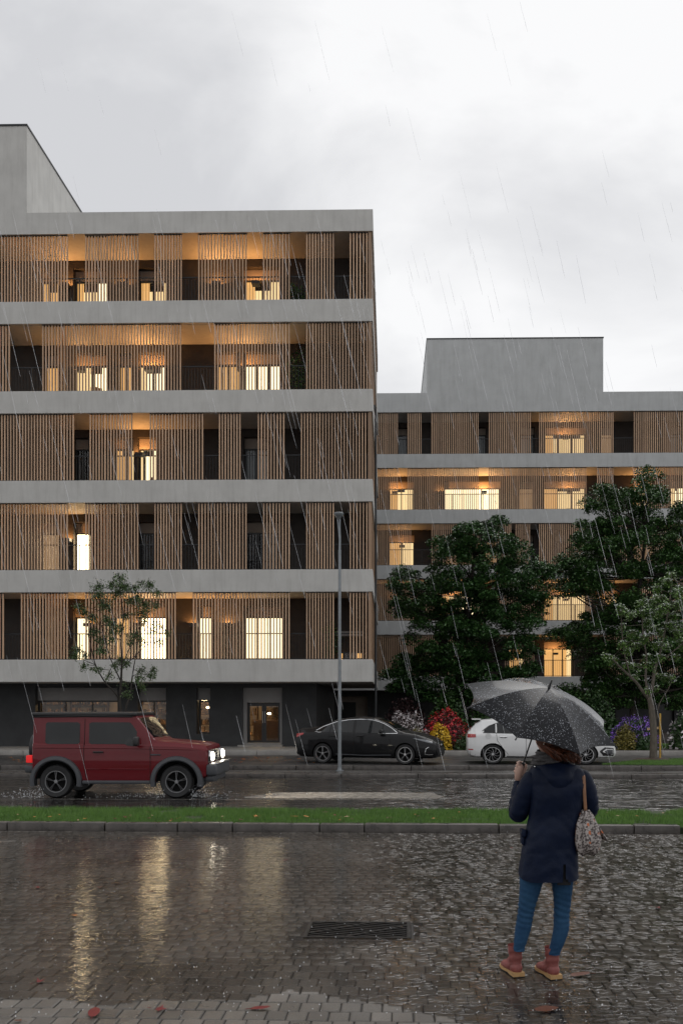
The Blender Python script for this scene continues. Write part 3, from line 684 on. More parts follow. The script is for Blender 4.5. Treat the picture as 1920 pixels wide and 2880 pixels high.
# water lying on the square
def water_mat(name='rain_water', gain=1.0, wsc=(9, 17, 1), wamp=0.65, dist=0.0045, tint=(0.95, 0.93, 0.91, 1), ior=1.42, slope=0.9, fine=0.34):
    m, t, b = newmat(name); t.nodes.remove(b); N = t.nodes.new; K = t.links.new; o = t.nodes['Material Output']
    g = N('ShaderNodeNewGeometry'); pos = g.outputs['Position']
    hs = []
    def math_(op, a, c=None, clamp=False):
        n = N('ShaderNodeMath'); n.operation = op; n.use_clamp = clamp
        for i, q in enumerate((a, c)):
            if q is None: continue
            if isinstance(q, (int, float)): n.inputs[i].default_value = q
            else: K(q, n.inputs[i])
        return n.outputs[0]
    # where the rain rings are dense: deeper water, towards the right and the middle
    dn = N('ShaderNodeTexNoise'); dn.inputs['Scale'].default_value = 0.55; dn.inputs['Detail'].default_value = 3; K(pos, dn.inputs['Vector'])
    sx = N('ShaderNodeSeparateXYZ'); K(pos, sx.inputs[0])
    dens = math_('ADD', math_('MULTIPLY', math_('SUBTRACT', dn.outputs[0], 0.5), 2.2), math_('MULTIPLY', math_('ADD', sx.outputs[0], 0.35), slope))
    dens = math_('MAXIMUM', math_('MINIMUM', dens, 1.0), 0.12)
    for scl, wd, amp in ((5.6, 0.050, 1.0), (7.7, 0.062, 0.9), (4.3, 0.038, 1.0)):
        mpn = N('ShaderNodeMapping'); mpn.inputs['Location'].default_value = (scl * 3.7, scl * 1.3, 0); K(pos, mpn.inputs['Vector'])
        vo = N('ShaderNodeTexVoronoi'); vo.voronoi_dimensions = '2D'; vo.inputs['Scale'].default_value = scl; vo.inputs['Randomness'].default_value = 1.0; K(mpn.outputs[0], vo.inputs['Vector'])
        sp = N('ShaderNodeSeparateColor'); K(vo.outputs['Color'], sp.inputs[0])
        rad = math_('ADD', math_('MULTIPLY', sp.outputs[0], 0.24), 0.10)
        x = math_('DIVIDE', math_('SUBTRACT', vo.outputs['Distance'], rad), wd)
        h = math_('SUBTRACT', 1.0, math_('ABSOLUTE', x), clamp=True)
        h = math_('MULTIPLY', h, h)
        on = math_('GREATER_THAN', sp.outputs[1], 0.36)
        hs.append(math_('MULTIPLY', math_('MULTIPLY', h, on), amp / scl * 6))
    tot = math_('ADD', math_('ADD', hs[0], hs[1]), hs[2]); tot = math_('MULTIPLY', math_('MULTIPLY', tot, dens), gain)
    mp2 = N('ShaderNodeMapping'); mp2.inputs['Scale'].default_value = wsc; K(pos, mp2.inputs['Vector'])
    wv = N('ShaderNodeTexNoise'); wv.inputs['Scale'].default_value = 1.0; wv.inputs['Detail'].default_value = 3; wv.inputs['Roughness'].default_value = 0.55; wv.inputs['Distortion'].default_value = 0.4; K(mp2.outputs[0], wv.inputs['Vector'])
    tot = math_('ADD', tot, math_('MULTIPLY', wv.outputs[0], wamp))
    if fine:
        mp3 = N('ShaderNodeMapping'); mp3.inputs['Scale'].default_value = (15, 30, 1); K(pos, mp3.inputs['Vector'])
        fv = N('ShaderNodeTexNoise'); fv.inputs['Scale'].default_value = 1.0; fv.inputs['Detail'].default_value = 2; K(mp3.outputs[0], fv.inputs['Vector'])
        tot = math_('ADD', tot, math_('MULTIPLY', fv.outputs[0], fine))
    bp = N('ShaderNodeBump'); bp.inputs['Strength'].default_value = 1.0; bp.inputs['Distance'].default_value = dist; K(tot, bp.inputs['Height'])
    tr = N('ShaderNodeBsdfTransparent'); tr.inputs[0].default_value = tint
    gl = N('ShaderNodeBsdfGlossy'); gl.inputs['Roughness'].default_value = 0.018; K(bp.outputs[0], gl.inputs['Normal'])
    fr = N('ShaderNodeFresnel'); fr.inputs['IOR'].default_value = ior
    mx = N('ShaderNodeMixShader'); K(fr.outputs[0], mx.inputs[0]); K(tr.outputs[0], mx.inputs[1]); K(gl.outputs[0], mx.inputs[2]); K(mx.outputs[0], o.inputs[0])
    return m
M_water = water_mat()
from mathutils import noise as mnoise_
def puddle():
    cell = 0.045; me_v, me_f, idx = [], [], {}
    def wet(x, y):
        q = rmat(Y_L, K1) @ Vector((x, y, 0)); d = q.y
        if d < 2: return -1
        px, py = PX0 + FOC * q.x / d, PY0 + FOC * EYE / d
        n_ = mnoise.fractal(Vector((x * 0.8, y * 0.8, 3.1)), 1.0, 2.0, 5) + 0.6 * mnoise.noise(Vector((x * 3.2, y * 3.2, 1.0)))
        lim = np.interp(px, [-100, 300, 700, 1000, 1250, 1500, 2000], [2805, 2825, 2812, 2802, 2860, 2930, 2960])
        near_ = (lim - py) / 45.0
        upleft = ((px + 250) * 0.62 + (py - 2340) - 130) / 150.0
        return min(near_, upleft) + n_ * 0.75
    for i in range(int(12.9 / cell)):
        x = -7.8 + i * cell
        for j in range(int(9.6 / cell)):
            y = -9.7 + j * cell
            if y > -0.03 or (rmat(Y_L, K1) @ Vector((x, y, 0))).x > 4.58: continue
            if GX0 - 0.03 < x < GX1 and GY0 - 0.03 < y < GY1: continue
            if wet(x, y) <= 0: continue
            f = []
            for di, dj in ((0, 0), (1, 0), (1, 1), (0, 1)):
                k = (i + di, j + dj)
                if k not in idx: idx[k] = len(me_v); me_v.append((-7.8 + k[0] * cell, -9.7 + k[1] * cell, 0.0022))
                f.append(idx[k])
            me_f.append(tuple(f))
    mb = MB(); mb.v, mb.f, mb.m = me_v, me_f, [0] * len(me_f)
    o = mb.build('puddle', M_water, None, loc=(0, Y_L, 0), rot=(0, 0, -K1), recalc=False)
    return struct(o)
puddle()
M_water2 = water_mat('road_water', 0.12, (1.7, 6.5, 1), 2.4, 0.020, (0.9, 0.89, 0.87, 1), 1.38, 0.08, 0.0)
mb = MB(); T_ = rmat(Y_L, YAW)
def lane(name, x0, x1, ya, yb, nx=120):
    vs, fs = [], []
    for i in range(nx + 1):
        x = x0 + (x1 - x0) * i / nx
        for y in (ya + 0.05 * mnoise.noise(Vector((x * 1.3, 0, 0))), yb + 0.05 * mnoise.noise(Vector((x * 1.1, 5, 0)))): vs.append(T_ @ Vector((x, y, ZR + 0.009)))
    fs = [(2 * i, 2 * i + 2, 2 * i + 3, 2 * i + 1) for i in range(nx)]
    return struct(MB().add(vs, fs).build(name, M_water2, recalc=False))
lane('road_water', -30, 30, 2.4, 5.70); lane('road_water', -30, 30, 5.80, 11.15)

# ---------------------------------------------------------------- lawns
M_grass, t, b = newmat('grass_blades'); N = t.nodes.new; K = t.links.new
g = N('ShaderNodeNewGeometry'); rp = N('ShaderNodeValToRGB'); rp.color_ramp.elements[0].color = (0.042, 0.108, 0.020, 1); rp.color_ramp.elements[1].color = (0.155, 0.30, 0.052, 1)
no = N('ShaderNodeTexNoise'); no.inputs['Scale'].default_value = 2.2; no.inputs['Detail'].default_value = 4; K(g.outputs['Position'], no.inputs['Vector'])
ad = N('ShaderNodeMath'); ad.operation = 'ADD'; K(g.outputs['Random Per Island'], ad.inputs[0]); K(no.outputs[0], ad.inputs[1])
hf = N('ShaderNodeMapRange'); hf.inputs['From Min'].default_value = 0.35; hf.inputs['From Max'].default_value = 1.45; K(ad.outputs[0], hf.inputs['Value']); K(hf.outputs[0], rp.inputs[0]); K(rp.outputs[0], b.inputs['Base Color']); b.inputs['Roughness'].default_value = 0.45
M_turf = pmat('turf_soil', (0.030, 0.045, 0.014), 0.8, 0.4, 12)
def blades(xy, z, hgt=(0.035, 0.075), wd=0.007):
    n = len(xy); a = rng.uniform(0, 6.283, n); h = rng.uniform(*hgt, n); ln = rng.uniform(0.1, 0.6, n) * h; b_ = rng.uniform(0, 6.283, n)
    dx, dy = np.cos(a) * wd / 2, np.sin(a) * wd / 2
    V = np.empty((n, 3, 3)); V[:, 0] = np.stack([xy[:, 0] - dx, xy[:, 1] - dy, np.full(n, z)], 1); V[:, 1] = np.stack([xy[:, 0] + dx, xy[:, 1] + dy, np.full(n, z)], 1)
    V[:, 2] = np.stack([xy[:, 0] + np.cos(b_) * ln, xy[:, 1] + np.sin(b_) * ln, z + h], 1)
    return V.reshape(-1, 3), np.arange(3 * n).reshape(-1, 3)
struct(MB().box(-9.5, 8, 0.17, 2.27, -0.2, 0.075, rmat(Y_L, K1)).build('lawn', M_turf))
n = 105000; xy = np.stack([rng.uniform(-7.2, 6.2, n), rng.uniform(0.16, 2.36, n)], 1)
# a ragged far edge, a thin patch and a few scuffs
keep = np.array([(p[1] < 2.16 + 0.12 * mnoise.noise(Vector((p[0] * 2.2, 0, 0))) + 0.05 * mnoise.noise(Vector((p[0] * 9, 2, 0)))) and mnoise.noise(Vector((p[0] * 1.6, p[1] * 4, 7))) > -0.36 for p in xy])
xy = xy[keep]; T = np.array(rmat(Y_L, K1)); W_ = xy @ T[:2, :2].T + T[:2, 3]
hg = 0.5 + 0.5 * np.array([mnoise.noise(Vector((p[0] * 1.3, p[1] * 2.5, 4))) for p in xy])
V, Fc = blades(W_, 0.07); V[2::3, 2] += 0.03 * hg
tag(link('grass', npmesh('grass', V, Fc), M_grass), 'short green grass of the verge behind the near kerb', 'grass', kind='stuff')
ip = [(1690, 2150.5), (1760, 2142), (1850, 2136), (1990, 2133), (1990, 2152)]
ipw = [(XX(px, GY(py, 0.12)), GY(py, 0.12)) for px, py in ip]
struct(MB().add([(x, y, 0.118) for x, y in ipw], [tuple(range(len(ipw)))]).build('lawn_island', M_turf, recalc=False))
def inpoly(x, y, pl):
    r = False; j = len(pl) - 1
    for i in range(len(pl)):
        if (pl[i][1] > y) != (pl[j][1] > y) and x < (pl[j][0] - pl[i][0]) * (y - pl[i][1]) / (pl[j][1] - pl[i][1]) + pl[i][0]: r = not r
        j = i
    return r
n = 30000; xs = rng.uniform(min(p[0] for p in ipw), max(p[0] for p in ipw), n); ys = rng.uniform(min(p[1] for p in ipw), max(p[1] for p in ipw), n)
kp = np.array([inpoly(a_, b_, ipw) for a_, b_ in zip(xs, ys)]); V, Fc = blades(np.stack([xs[kp], ys[kp]], 1), 0.115, (0.03, 0.07), 0.012)
tag(link('grass', npmesh('grass', V, Fc), M_grass), 'green grass around the young tree beside the white car', 'grass', kind='stuff')
n = 9000; xs = rng.uniform(6.0, 13.0, n); ys = rng.uniform(33.6, 36.5, n); V, Fc = blades(np.stack([xs, ys], 1), 0.26, (0.05, 0.12), 0.02)
tag(link('grass', npmesh('grass', V, Fc), M_grass), 'strip of grass in the bed behind the far kerb', 'grass', kind='stuff')

# ---------------------------------------------------------------- drain grate
M_iron = pmat('cast_iron', (0.035, 0.033, 0.032), 0.32, 0.3, 20, 0.4, 60, metal=0.6)
gx, gy = (GX0 + GX1) / 2, (GY0 + GY1) / 2; gl_ = (rmat(Y_L, K1) @ Vector((gx, gy, 0)))
GR = thing('drain_grate', 'black iron drain grate with slanting bars set in the wet paving', 'drain grate', gl_, -K1)
hx, hy = (GX1 - GX0) / 2 - 0.004, (GY1 - GY0) / 2 - 0.004
MB().box(-hx, hx, -hy, -hy + 0.03, -0.05, 0.003).box(-hx, hx, hy - 0.03, hy, -0.05, 0.003).box(-hx, -hx + 0.03, -hy + 0.03, hy - 0.03, -0.05, 0.003).box(hx - 0.03, hx, -hy + 0.03, hy - 0.03, -0.05, 0.003).build('frame', M_iron, GR)
MB().box(-hx - 0.05, hx + 0.05, -hy - 0.05, hy + 0.05, -0.28, -0.27).build('pit', M_dark, GR)
def clip_bar(c, ang, w_, z0, z1, name):
    d = (math.cos(ang), math.sin(ang)); ts = []
    for k in range(-400, 401):
        q = (c[0] + d[0] * k * 0.004, c[1] + d[1] * k * 0.004)
        if abs(q[0]) < hx - 0.03 and abs(q[1]) < hy - 0.03: ts.append(k * 0.004)
    if len(ts) < 8: return
    l = ts[-1] - ts[0]; m = (ts[0] + ts[-1]) / 2
    MB().box(-l / 2, l / 2, -w_ / 2, w_ / 2, z0, z1).build(name, M_iron, GR, loc=(c[0] + d[0] * m, c[1] + d[1] * m, 0), rot=(0, 0, ang))
for k in range(-9, 10): clip_bar((0, k * 0.062), R(-16), 0.020, -0.045, 0.0, 'bar')
for k in (-0.22, 0.22): clip_bar((k, 0.0), R(38), 0.022, -0.03, 0.0045, 'cross_bar')
# ================================================================== trees and shrubs
def leafmat(name, c1, c2, rough=0.35, rand=0.35, trans=0.15):
    m, t, b = newmat(name); N = t.nodes.new; K = t.links.new
    g = N('ShaderNodeNewGeometry'); rp = N('ShaderNodeValToRGB'); rp.color_ramp.elements[0].color = (*c1, 1); rp.color_ramp.elements[1].color = (*c2, 1)
    no = N('ShaderNodeTexNoise'); no.inputs['Scale'].default_value = 0.9; no.inputs['Detail'].default_value = 3; K(g.outputs['Position'], no.inputs['Vector'])
    ad = N('ShaderNodeMath'); ad.operation = 'ADD'; K(g.outputs['Random Per Island'], ad.inputs[0]); K(no.outputs[0], ad.inputs[1])
    mrn = N('ShaderNodeMapRange'); mrn.inputs['From Min'].default_value = 0.3; mrn.inputs['From Max'].default_value = 1.7; K(ad.outputs[0], mrn.inputs['Value']); K(mrn.outputs[0], rp.inputs[0])
    K(rp.outputs[0], b.inputs['Base Color']); b.inputs['Roughness'].default_value = rough; b.inputs['Specular IOR Level'].default_value = 0.5
    return m
M_maple = leafmat('maple_leaf', (0.014, 0.044, 0.016), (0.085, 0.190, 0.052), 0.3)
M_maple2 = leafmat('ash_leaf', (0.016, 0.048, 0.016), (0.095, 0.200, 0.050), 0.3)
M_young = leafmat('young_leaf', (0.030, 0.066, 0.018), (0.10, 0.165, 0.045))
M_fresh = leafmat('fresh_leaf', (0.040, 0.090, 0.018), (0.17, 0.30, 0.06))
M_bark = pmat('dark_bark', (0.030, 0.024, 0.019), 0.75, 0.4, 14, 0.9, 30, stretch=(1, 1, 0.3))
M_bark2 = pmat('grey_bark', (0.105, 0.088, 0.068), 0.7, 0.4, 12, 0.9, 35, stretch=(1, 1, 0.4))

def leaf_arrays(cen, size, up=0.8, droop=0.35, cup=0.22, aspect=0.62, nrm=None):
    """one folded leaf of 4 corners at every point; up = how much leaves lie flat"""
    n = len(cen); a = rng.uniform(0, 2 * np.pi, n)
    d = np.stack([np.cos(a), np.sin(a), -droop + rng.normal(0, 0.35, n)], 1); d /= np.linalg.norm(d, axis=1)[:, None]
    nz = rng.normal(0, 1, (n, 3)) * (1 - up) + np.array([0, 0, 1]) * up
    if nrm is not None: nz = nz + nrm * 0.8
    sd_ = np.cross(d, nz); sd_ /= np.linalg.norm(sd_, axis=1)[:, None] + 1e-9
    nn = np.cross(sd_, d)
    s = (rng.uniform(0.65, 1.25, n) * size)[:, None]
    V = np.empty((n, 4, 3)); V[:, 0] = cen - d * s * 0.5; V[:, 2] = cen + d * s * 0.5 - nn * s * 0.08
    V[:, 1] = cen + sd_ * s * aspect * 0.5 + nn * s * cup - d * s * 0.06; V[:, 3] = cen - sd_ * s * aspect * 0.5 + nn * s * cup - d * s * 0.06
    return V.reshape(-1, 3)
def leaf_mesh(name, V, mat_, parent):
    return link(name, npmesh(name, V, np.arange(len(V)).reshape(-1, 4)), mat_, parent)
def curve_pts(a, b, k=6, bow=0.12, sag=0.0):
    a, b = Vector(a), Vector(b); d = b - a; o = Vector((random.gauss(0, 1), random.gauss(0, 1), random.gauss(0, 0.5))) * d.length * bow
    return [a + d * (i / k) + o * math.sin(math.pi * i / k) + Vector((0, 0, sag)) * (i / k) ** 2 for i in range(k + 1)]

def crown_tree(name, label, base, poly, Y, dY, trunk_px, nclump, nleaf, leaf, mat_, rcl=0.5, seed=1, group=None, trunk_r=0.16):
    random.seed(seed)
    t = thing(name, label, 'tree', base)
    B0 = Vector(base)
    xs = [p[0] for p in poly]; ys = [p[1] for p in poly]
    cx, cy = (min(xs) + max(xs)) / 2, (min(ys) + max(ys)) / 2
    cl = []
    while len(cl) < nclump:
        px, py = random.uniform(min(xs), max(xs)), random.uniform(min(ys), max(ys))
        if not inpoly(px, py, poly): continue
        e_ = min(1, math.hypot((px - cx) / (max(xs) - min(xs)) * 2, (py - cy) / (max(ys) - min(ys)) * 2))
        dep = dY * math.sqrt(max(0.08, 1 - e_ * e_)) * random.uniform(-1, 1)
        cl.append(Vector(P(px, py, Y + dep)))
    Vs = []
    for c in cl:
        r = rcl * random.uniform(0.6, 1.25); k = int(nleaf * random.uniform(0.7, 1.3))
        q = rng.normal(0, 1, (k, 3)); q /= np.linalg.norm(q, axis=1)[:, None]; q *= (rng.uniform(0, 1, k) ** 0.45)[:, None]
        q *= np.array([r, r, r * 0.48]); q[:, 2] -= 0.25 * (q[:, 0] ** 2 + q[:, 1] ** 2) / r
        Vs.append(leaf_arrays(q + np.array(c), leaf, 0.72, 0.45))
    V = np.concatenate(Vs) - np.array(B0)
    leaf_mesh('crown', V, mat_, t)
    mb = MB(); main = [Vector(p) - B0 for p in trunk_px]
    k = len(main); mb.tube(main, [trunk_r * (1 - 0.75 * i / (k - 1)) for i in range(k)], 8)
    order = sorted(cl, key=lambda c: random.random())[:int(nclump * 0.30)]
    for c in order:
        q = c - B0; i = max(1, min(k - 1, min(range(k), key=lambda j: abs(main[j].z - (q.z - 0.9)))))
        s = main[i]; L_ = (q - s).length
        r0 = min(trunk_r * 0.4, 0.018 + 0.016 * L_)
        pts = curve_pts(s, q, 6, 0.08, 0.0); mb.tube(pts, [r0 * (1 - 0.8 * j / 6) for j in range(7)], 5, cap=False)
    mb.build('trunk', M_bark, t, smooth=True, recalc=False)
    return t
poly1 = [(1310, 1422), (1350, 1470), (1395, 1435), (1440, 1500), (1490, 1560), (1545, 1590), (1540, 1650), (1530, 1690), (1500, 1760), (1525, 1850), (1500, 1900), (1420, 1960), (1250, 1985), (1150, 1955), (1090, 1925), (1085, 1880), (1150, 1820), (1150, 1760), (1105, 1690), (1110, 1610), (1160, 1590), (1205, 1600), (1222, 1520), (1245, 1480), (1280, 1490)]
crown_tree('leafy_tree', 'dark green leafy tree left of the black umbrella, in front of the farther building', (XX(1322, 39), 39, 0.25), poly1, 39, 2.3,
           [P(1322, 2090, 39), P(1328, 1960, 39), P(1320, 1860, 38.9), P(1312, 1760, 39), P(1322, 1660, 39), P(1335, 1560, 39.1), P(1338, 1480, 39)], 430, 210, 0.118, M_maple, 0.50, 3)
poly2 = [(1810, 1312), (1850, 1335), (1870, 1400), (1930, 1430), (2010, 1440), (2060, 1600), (2060, 1990), (1880, 1990), (1720, 1985), (1560, 1985), (1520, 1950), (1560, 1920), (1612, 1900), (1612, 1820), (1560, 1800), (1535, 1770), (1560, 1755), (1640, 1745), (1650, 1690), (1575, 1665), (1560, 1610), (1580, 1550), (1620, 1500), (1640, 1420), (1690, 1365), (1740, 1360), (1770, 1390)]
crown_tree('leafy_tree', 'tallest leafy tree, rising right of the black umbrella behind the blossoming one', (XX(1790, 41), 41, 0.25), poly2, 41, 2.6,
           [P(1775, 2080, 41), P(1780, 1960, 41), P(1790, 1850, 41), P(1785, 1740, 41), P(1800, 1620, 41), P(1815, 1500, 41), P(1820, 1400, 41)], 640, 210, 0.118, M_maple2, 0.52, 5)
# undergrowth behind the parked cars
poly3 = [(1120, 1960), (1250, 1930), (1400, 1940), (1560, 1930), (1760, 1960), (2000, 1950), (2000, 2105), (1120, 2105)]

def tree_from_branches(name, label, base, branches, clumps, Y, bark, leafm, leaf, nleaf, rcl, flower=None, nfl=0, flsize=0.05, up=0.55, droop=0.7, seed=2, dY=0.9):
    random.seed(seed); t = thing(name, label, 'tree', base); B0 = Vector(base)
    mb = MB(); tips = []
    for pts, r0, r1, dy in branches:
        k = len(pts); q = [Vector(P(px, py, Y + dy * (i / (k - 1)))) - B0 for i, (px, py) in enumerate(pts)]
        # smooth the polyline
        sm = []
        for i in range(k - 1):
            for s in range(4):
                u = s / 4; p0, p1, p2, p3 = q[max(0, i - 1)], q[i], q[i + 1], q[min(k - 1, i + 2)]
                sm.append(0.5 * ((2 * p1) + (p2 - p0) * u + (2 * p0 - 5 * p1 + 4 * p2 - p3) * u * u + (3 * p1 - p0 - 3 * p2 + p3) * u ** 3))
        sm.append(q[-1]); n_ = len(sm)
        k_ = 1.0 if nfl else 0.78; mb.tube(sm, [(r0 + (r1 - r0) * i / (n_ - 1)) * k_ for i in range(n_)], 7); tips += sm[n_ // 3:]
    Vs, Fv = [], []
    for px, py, r, dens in clumps:
        c = Vector(P(px, py, Y + random.uniform(-dY, dY))) - B0
        s = min(tips, key=lambda p: (p - c).length + max(0, p.z - c.z) * 1.5)
        if (s - c).length > 0.12: mb.tube(curve_pts(s, c, 5, 0.08), [0.010 * (1 - 0.13 * j) for j in range(6)], 4, cap=False)
        k = max(6, int(nleaf * dens)); rr_ = r * Y / FOC
        # twigs with leaves strung along them
        q = []
        for _ in range(max(2, k // 8)):
            d = Vector((random.gauss(0, 1), random.gauss(0, 1), random.gauss(0, 0.6))).normalized() * rr_ * random.uniform(0.5, 1.15) * (1.45 if not nfl else 1)
            e_ = c + d; mb.tube([c, c + d * 0.5 + Vector((0, 0, 0.03)), e_], [0.006, 0.004, 0.002], 3, cap=False)
            for j in range(8):
                u = random.uniform(0.25, 1.05); q.append(tuple(c + d * u + Vector((random.gauss(0, 0.045), random.gauss(0, 0.045), random.gauss(-0.05, 0.05)))))
        q = np.array(q); Vs.append(leaf_arrays(q, leaf, up, droop, aspect=0.45))
        if nfl:
            m_ = int(nfl * dens); f = rng.normal(0, 1, (m_, 3)); f /= np.linalg.norm(f, axis=1)[:, None]; f *= rr_ * np.array([1.0, 1.0, 0.35]) * rng.uniform(0.5, 1.05, (m_, 1)); f[:, 2] = np.abs(f[:, 2]) + 0.03
            Fv.append(leaf_arrays(f + np.array(c), flsize, 0.8, 0.0, 0.25, 0.9))
    mb.build('trunk', bark, t, smooth=True, recalc=False)
    leaf_mesh('crown', np.concatenate(Vs), leafm, t)
    if nfl: leaf_mesh('blossom', np.concatenate(Fv), flower, t)
    return t
z5 = lambda *a: [(200 + x / 5.6, 1590 + y / 5.6) for x, y in a]
Yt = 25.9
br = [(z5((790, 3240), (785, 2700), (780, 2300), (770, 2080), (790, 1800), (800, 1500), (790, 1250), (800, 1000), (830, 850), (790, 500), (770, 250)), 0.062, 0.008, 0.0),
      (z5((800, 2750), (860, 2290), (930, 2050), (960, 1800), (990, 1600), (1020, 1430), (1060, 1100), (1070, 700)), 0.040, 0.006, 0.4),
      (z5((760, 2110), (690, 2000), (560, 1870), (440, 1680), (360, 1480), (310, 1250), (270, 1120)), 0.036, 0.008, -0.5),
      (z5((780, 1810), (680, 1600), (600, 1400), (530, 1150), (480, 950), (430, 500)), 0.026, 0.006, 0.4),
      (z5((540, 1840), (620, 1650), (660, 1540)), 0.016, 0.007, 0.1),
      (z5((810, 1600), (990, 1450), (1110, 1330), (1300, 1180), (1450, 1050)), 0.018, 0.004, -0.3),
      (z5((840, 1500), (910, 1330), (970, 1240), (1070, 1000), (1230, 400)), 0.018, 0.005, 0.5),
      (z5((390, 1570), (150, 1470), (40, 1440)), 0.014, 0.004, -0.2),
      (z5((950, 1960), (1060, 1880), (1200, 1700), (1310, 1640)), 0.014, 0.004, -0.3),
      (z5((400, 1600), (250, 1380), (90, 1320)), 0.010, 0.004, 0.1)]
cl = [(430, 330, 100, 1.1), (430, 460, 105, 1.3), (500, 600, 70, .8), (760, 190, 95, 1.1), (640, 300, 60, .7), (770, 330, 105, 1.3), (720, 440, 105, 1.2), (880, 330, 70, .7), (1010, 350, 75, .8), (1100, 270, 50, .5), (1230, 300, 80, 1), (1360, 420, 60, .6), (940, 540, 95, 1.1), (1060, 500, 60, .7), (1130, 590, 95, 1.1), (1120, 740, 90, 1.1), (1330, 620, 60, .6), (1200, 660, 50, .4),
      (130, 650, 70, .9), (220, 730, 50, .7), (350, 800, 75, .9), (560, 640, 70, .9), (640, 900, 80, 1), (570, 830, 70, .8), (850, 780, 60, .6), (340, 1010, 75, .9), (680, 1010, 85, 1), (1010, 1080, 80, 1), (480, 1150, 80, 1), (640, 1140, 60, .6), (480, 1330, 75, .9), (1360, 930, 70, .5), (1250, 1010, 60, .4), (1390, 1200, 60, .4), (1150, 1170, 60, .4), (1510, 1050, 50, .4), (1150, 880, 60, .5), (90, 1320, 60, .8), (230, 1400, 60, .7), (60, 1400, 50, .7), (200, 1570, 55, .6), (380, 1620, 50, .5), (470, 1640, 50, .4), (620, 1720, 60, .5), (700, 1560, 60, .6), (860, 1530, 70, .8), (780, 1480, 60, .8), (1110, 1640, 60, .7), (1060, 1770, 60, .7), (1250, 1730, 65, .8), (1310, 1630, 45, .6), (1130, 1900, 50, .6), (830, 1850, 55, .6), (890, 2010, 50, .6), (930, 1200, 50, .5), (780, 950, 60, .6)]
tree_from_branches('young_tree', 'slender young tree with thin leaves rising behind the red off-roader', (XX(338, Yt), Yt, -0.01), br, [(200 + x / 5.6, 1590 + y / 5.6, r / 5.6, d) for x, y, r, d in cl], Yt, M_bark, M_young, 0.066, 190, 1, seed=4)

z6 = lambda *a: [(1480 + x / 3.564, 1600 + y / 3.564) for x, y in a]
Yb = 29.3
br = [(z6((1265, 1925), (1272, 1700), (1262, 1500), (1245, 1350), (1225, 1290)), 0.125, 0.085, 0.0),
      (z6((1225, 1300), (1170, 1240), (1100, 1140), (1000, 1045), (900, 950), (850, 895), (790, 870)), 0.060, 0.012, -0.5),
      (z6((1228, 1300), (1205, 1200), (1190, 1070), (1200, 900), (1165, 650), (1160, 480), (1180, 330)), 0.050, 0.010, 0.4),
      (z6((1232, 1300), (1262, 1150), (1280, 1020), (1330, 850), (1370, 690), (1400, 520), (1440, 250), (1450, 60)), 0.062, 0.010, 0.0),
      (z6((1345, 930), (1450, 840), (1568, 745), (1700, 640)), 0.026, 0.008, -0.4),
      (z6((1040, 1080), (980, 850), (955, 650), (945, 480), (935, 370)), 0.024, 0.007, 0.2),
      (z6((1400, 560), (1480, 450), (1560, 300), (1600, 180)), 0.022, 0.006, 0.3),
      (z6((1300, 1500), (1330, 1350), (1420, 1200), (1460, 1090)), 0.022, 0.007, -0.2)]
cl = [(930, 380, 60, .8), (980, 430, 60, .8), (1040, 450, 60, .9), (1170, 340, 75, 1.1), (1240, 330, 70, 1), (1140, 440, 70, .9), (1300, 200, 75, 1), (1400, 130, 80, 1.1), (1450, 60, 60, .8), (1500, 240, 80, 1), (1330, 290, 80, 1), (1280, 460, 75, 1), (1390, 380, 75, 1), (1500, 350, 75, 1), (1550, 200, 80, 1), (960, 570, 45, .5), (1060, 640, 60, .8), (1250, 590, 75, 1), (1190, 690, 75, 1.1), (1300, 760, 75, 1), (1380, 780, 75, 1), (1500, 640, 75, 1), (1550, 590, 75, 1), (1540, 740, 75, 1), (970, 750, 60, .9), (1010, 830, 60, .8), (800, 875, 50, .8), (870, 910, 55, .8), (1010, 960, 60, .8), (1080, 970, 60, .8), (1200, 880, 60, .9), (1240, 960, 60, .8), (1080, 1085, 45, .6), (1350, 1070, 60, .8), (1430, 1090, 60, .9), (1480, 480, 75, 1), (1420, 560, 75, 1), (1330, 420, 70, .9), (1200, 520, 60, .8), (1620, 320, 80, 1), (1640, 520, 80, 1), (1650, 700, 80, 1), (1330, 880, 60, .7), (1340, 620, 60, .8), (1110, 760, 55, .6), (1300, 1190, 45, .5), (1220, 1220, 35, .3), (1480, 880, 60, .8)]
M_blossom = leafmat('white_blossom', (0.48, 0.53, 0.48), (0.72, 0.75, 0.72), 0.5)
tree_from_branches('blossoming_tree', 'small tree with white blossom tied to a yellow stake on the grass at the right', (XX(1834, Yb), Yb, 0.12), br, [(1480 + x / 3.564, 1600 + y / 3.564, r / 3.564, d) for x, y, r, d in cl], Yb, M_bark2, M_fresh, 0.115, 120, 1, M_blossom, 36, 0.055, 0.7, 0.3, seed=9, dY=1.1)
# mulch ring, stake and tie
struct(MB().lathe([(0.62, 0.0), (0.5, 0.045), (0.15, 0.07), (0.0, 0.07)], 20).build('mulch', pmat('bark_mulch', (0.05, 0.028, 0.018), 0.8, 0.6, 30, 1, 60), loc=(XX(1834, Yb), Yb, 0.118), smooth=True))
M_stake = pmat('yellow_stake', (0.55, 0.33, 0.06), 0.6, 0.2, 6)
SK = thing('tree_stake', 'yellow wooden stake beside the trunk of the blossoming tree', 'stake', (XX(1856, Yb), Yb + 0.05, 0.1))
MB().bbox((0, 0, 0.74), (0.055, 0.055, 1.5), 0.006).build('post', M_stake, SK)
MB().bbox((-0.13, -0.02, 1.03), (0.36, 0.03, 0.075), 0.005, Matrix.Rotation(R(-6), 4, 'Y')).build('tie', pmat('canvas_tie', (0.6, 0.42, 0.24), 0.8), SK)

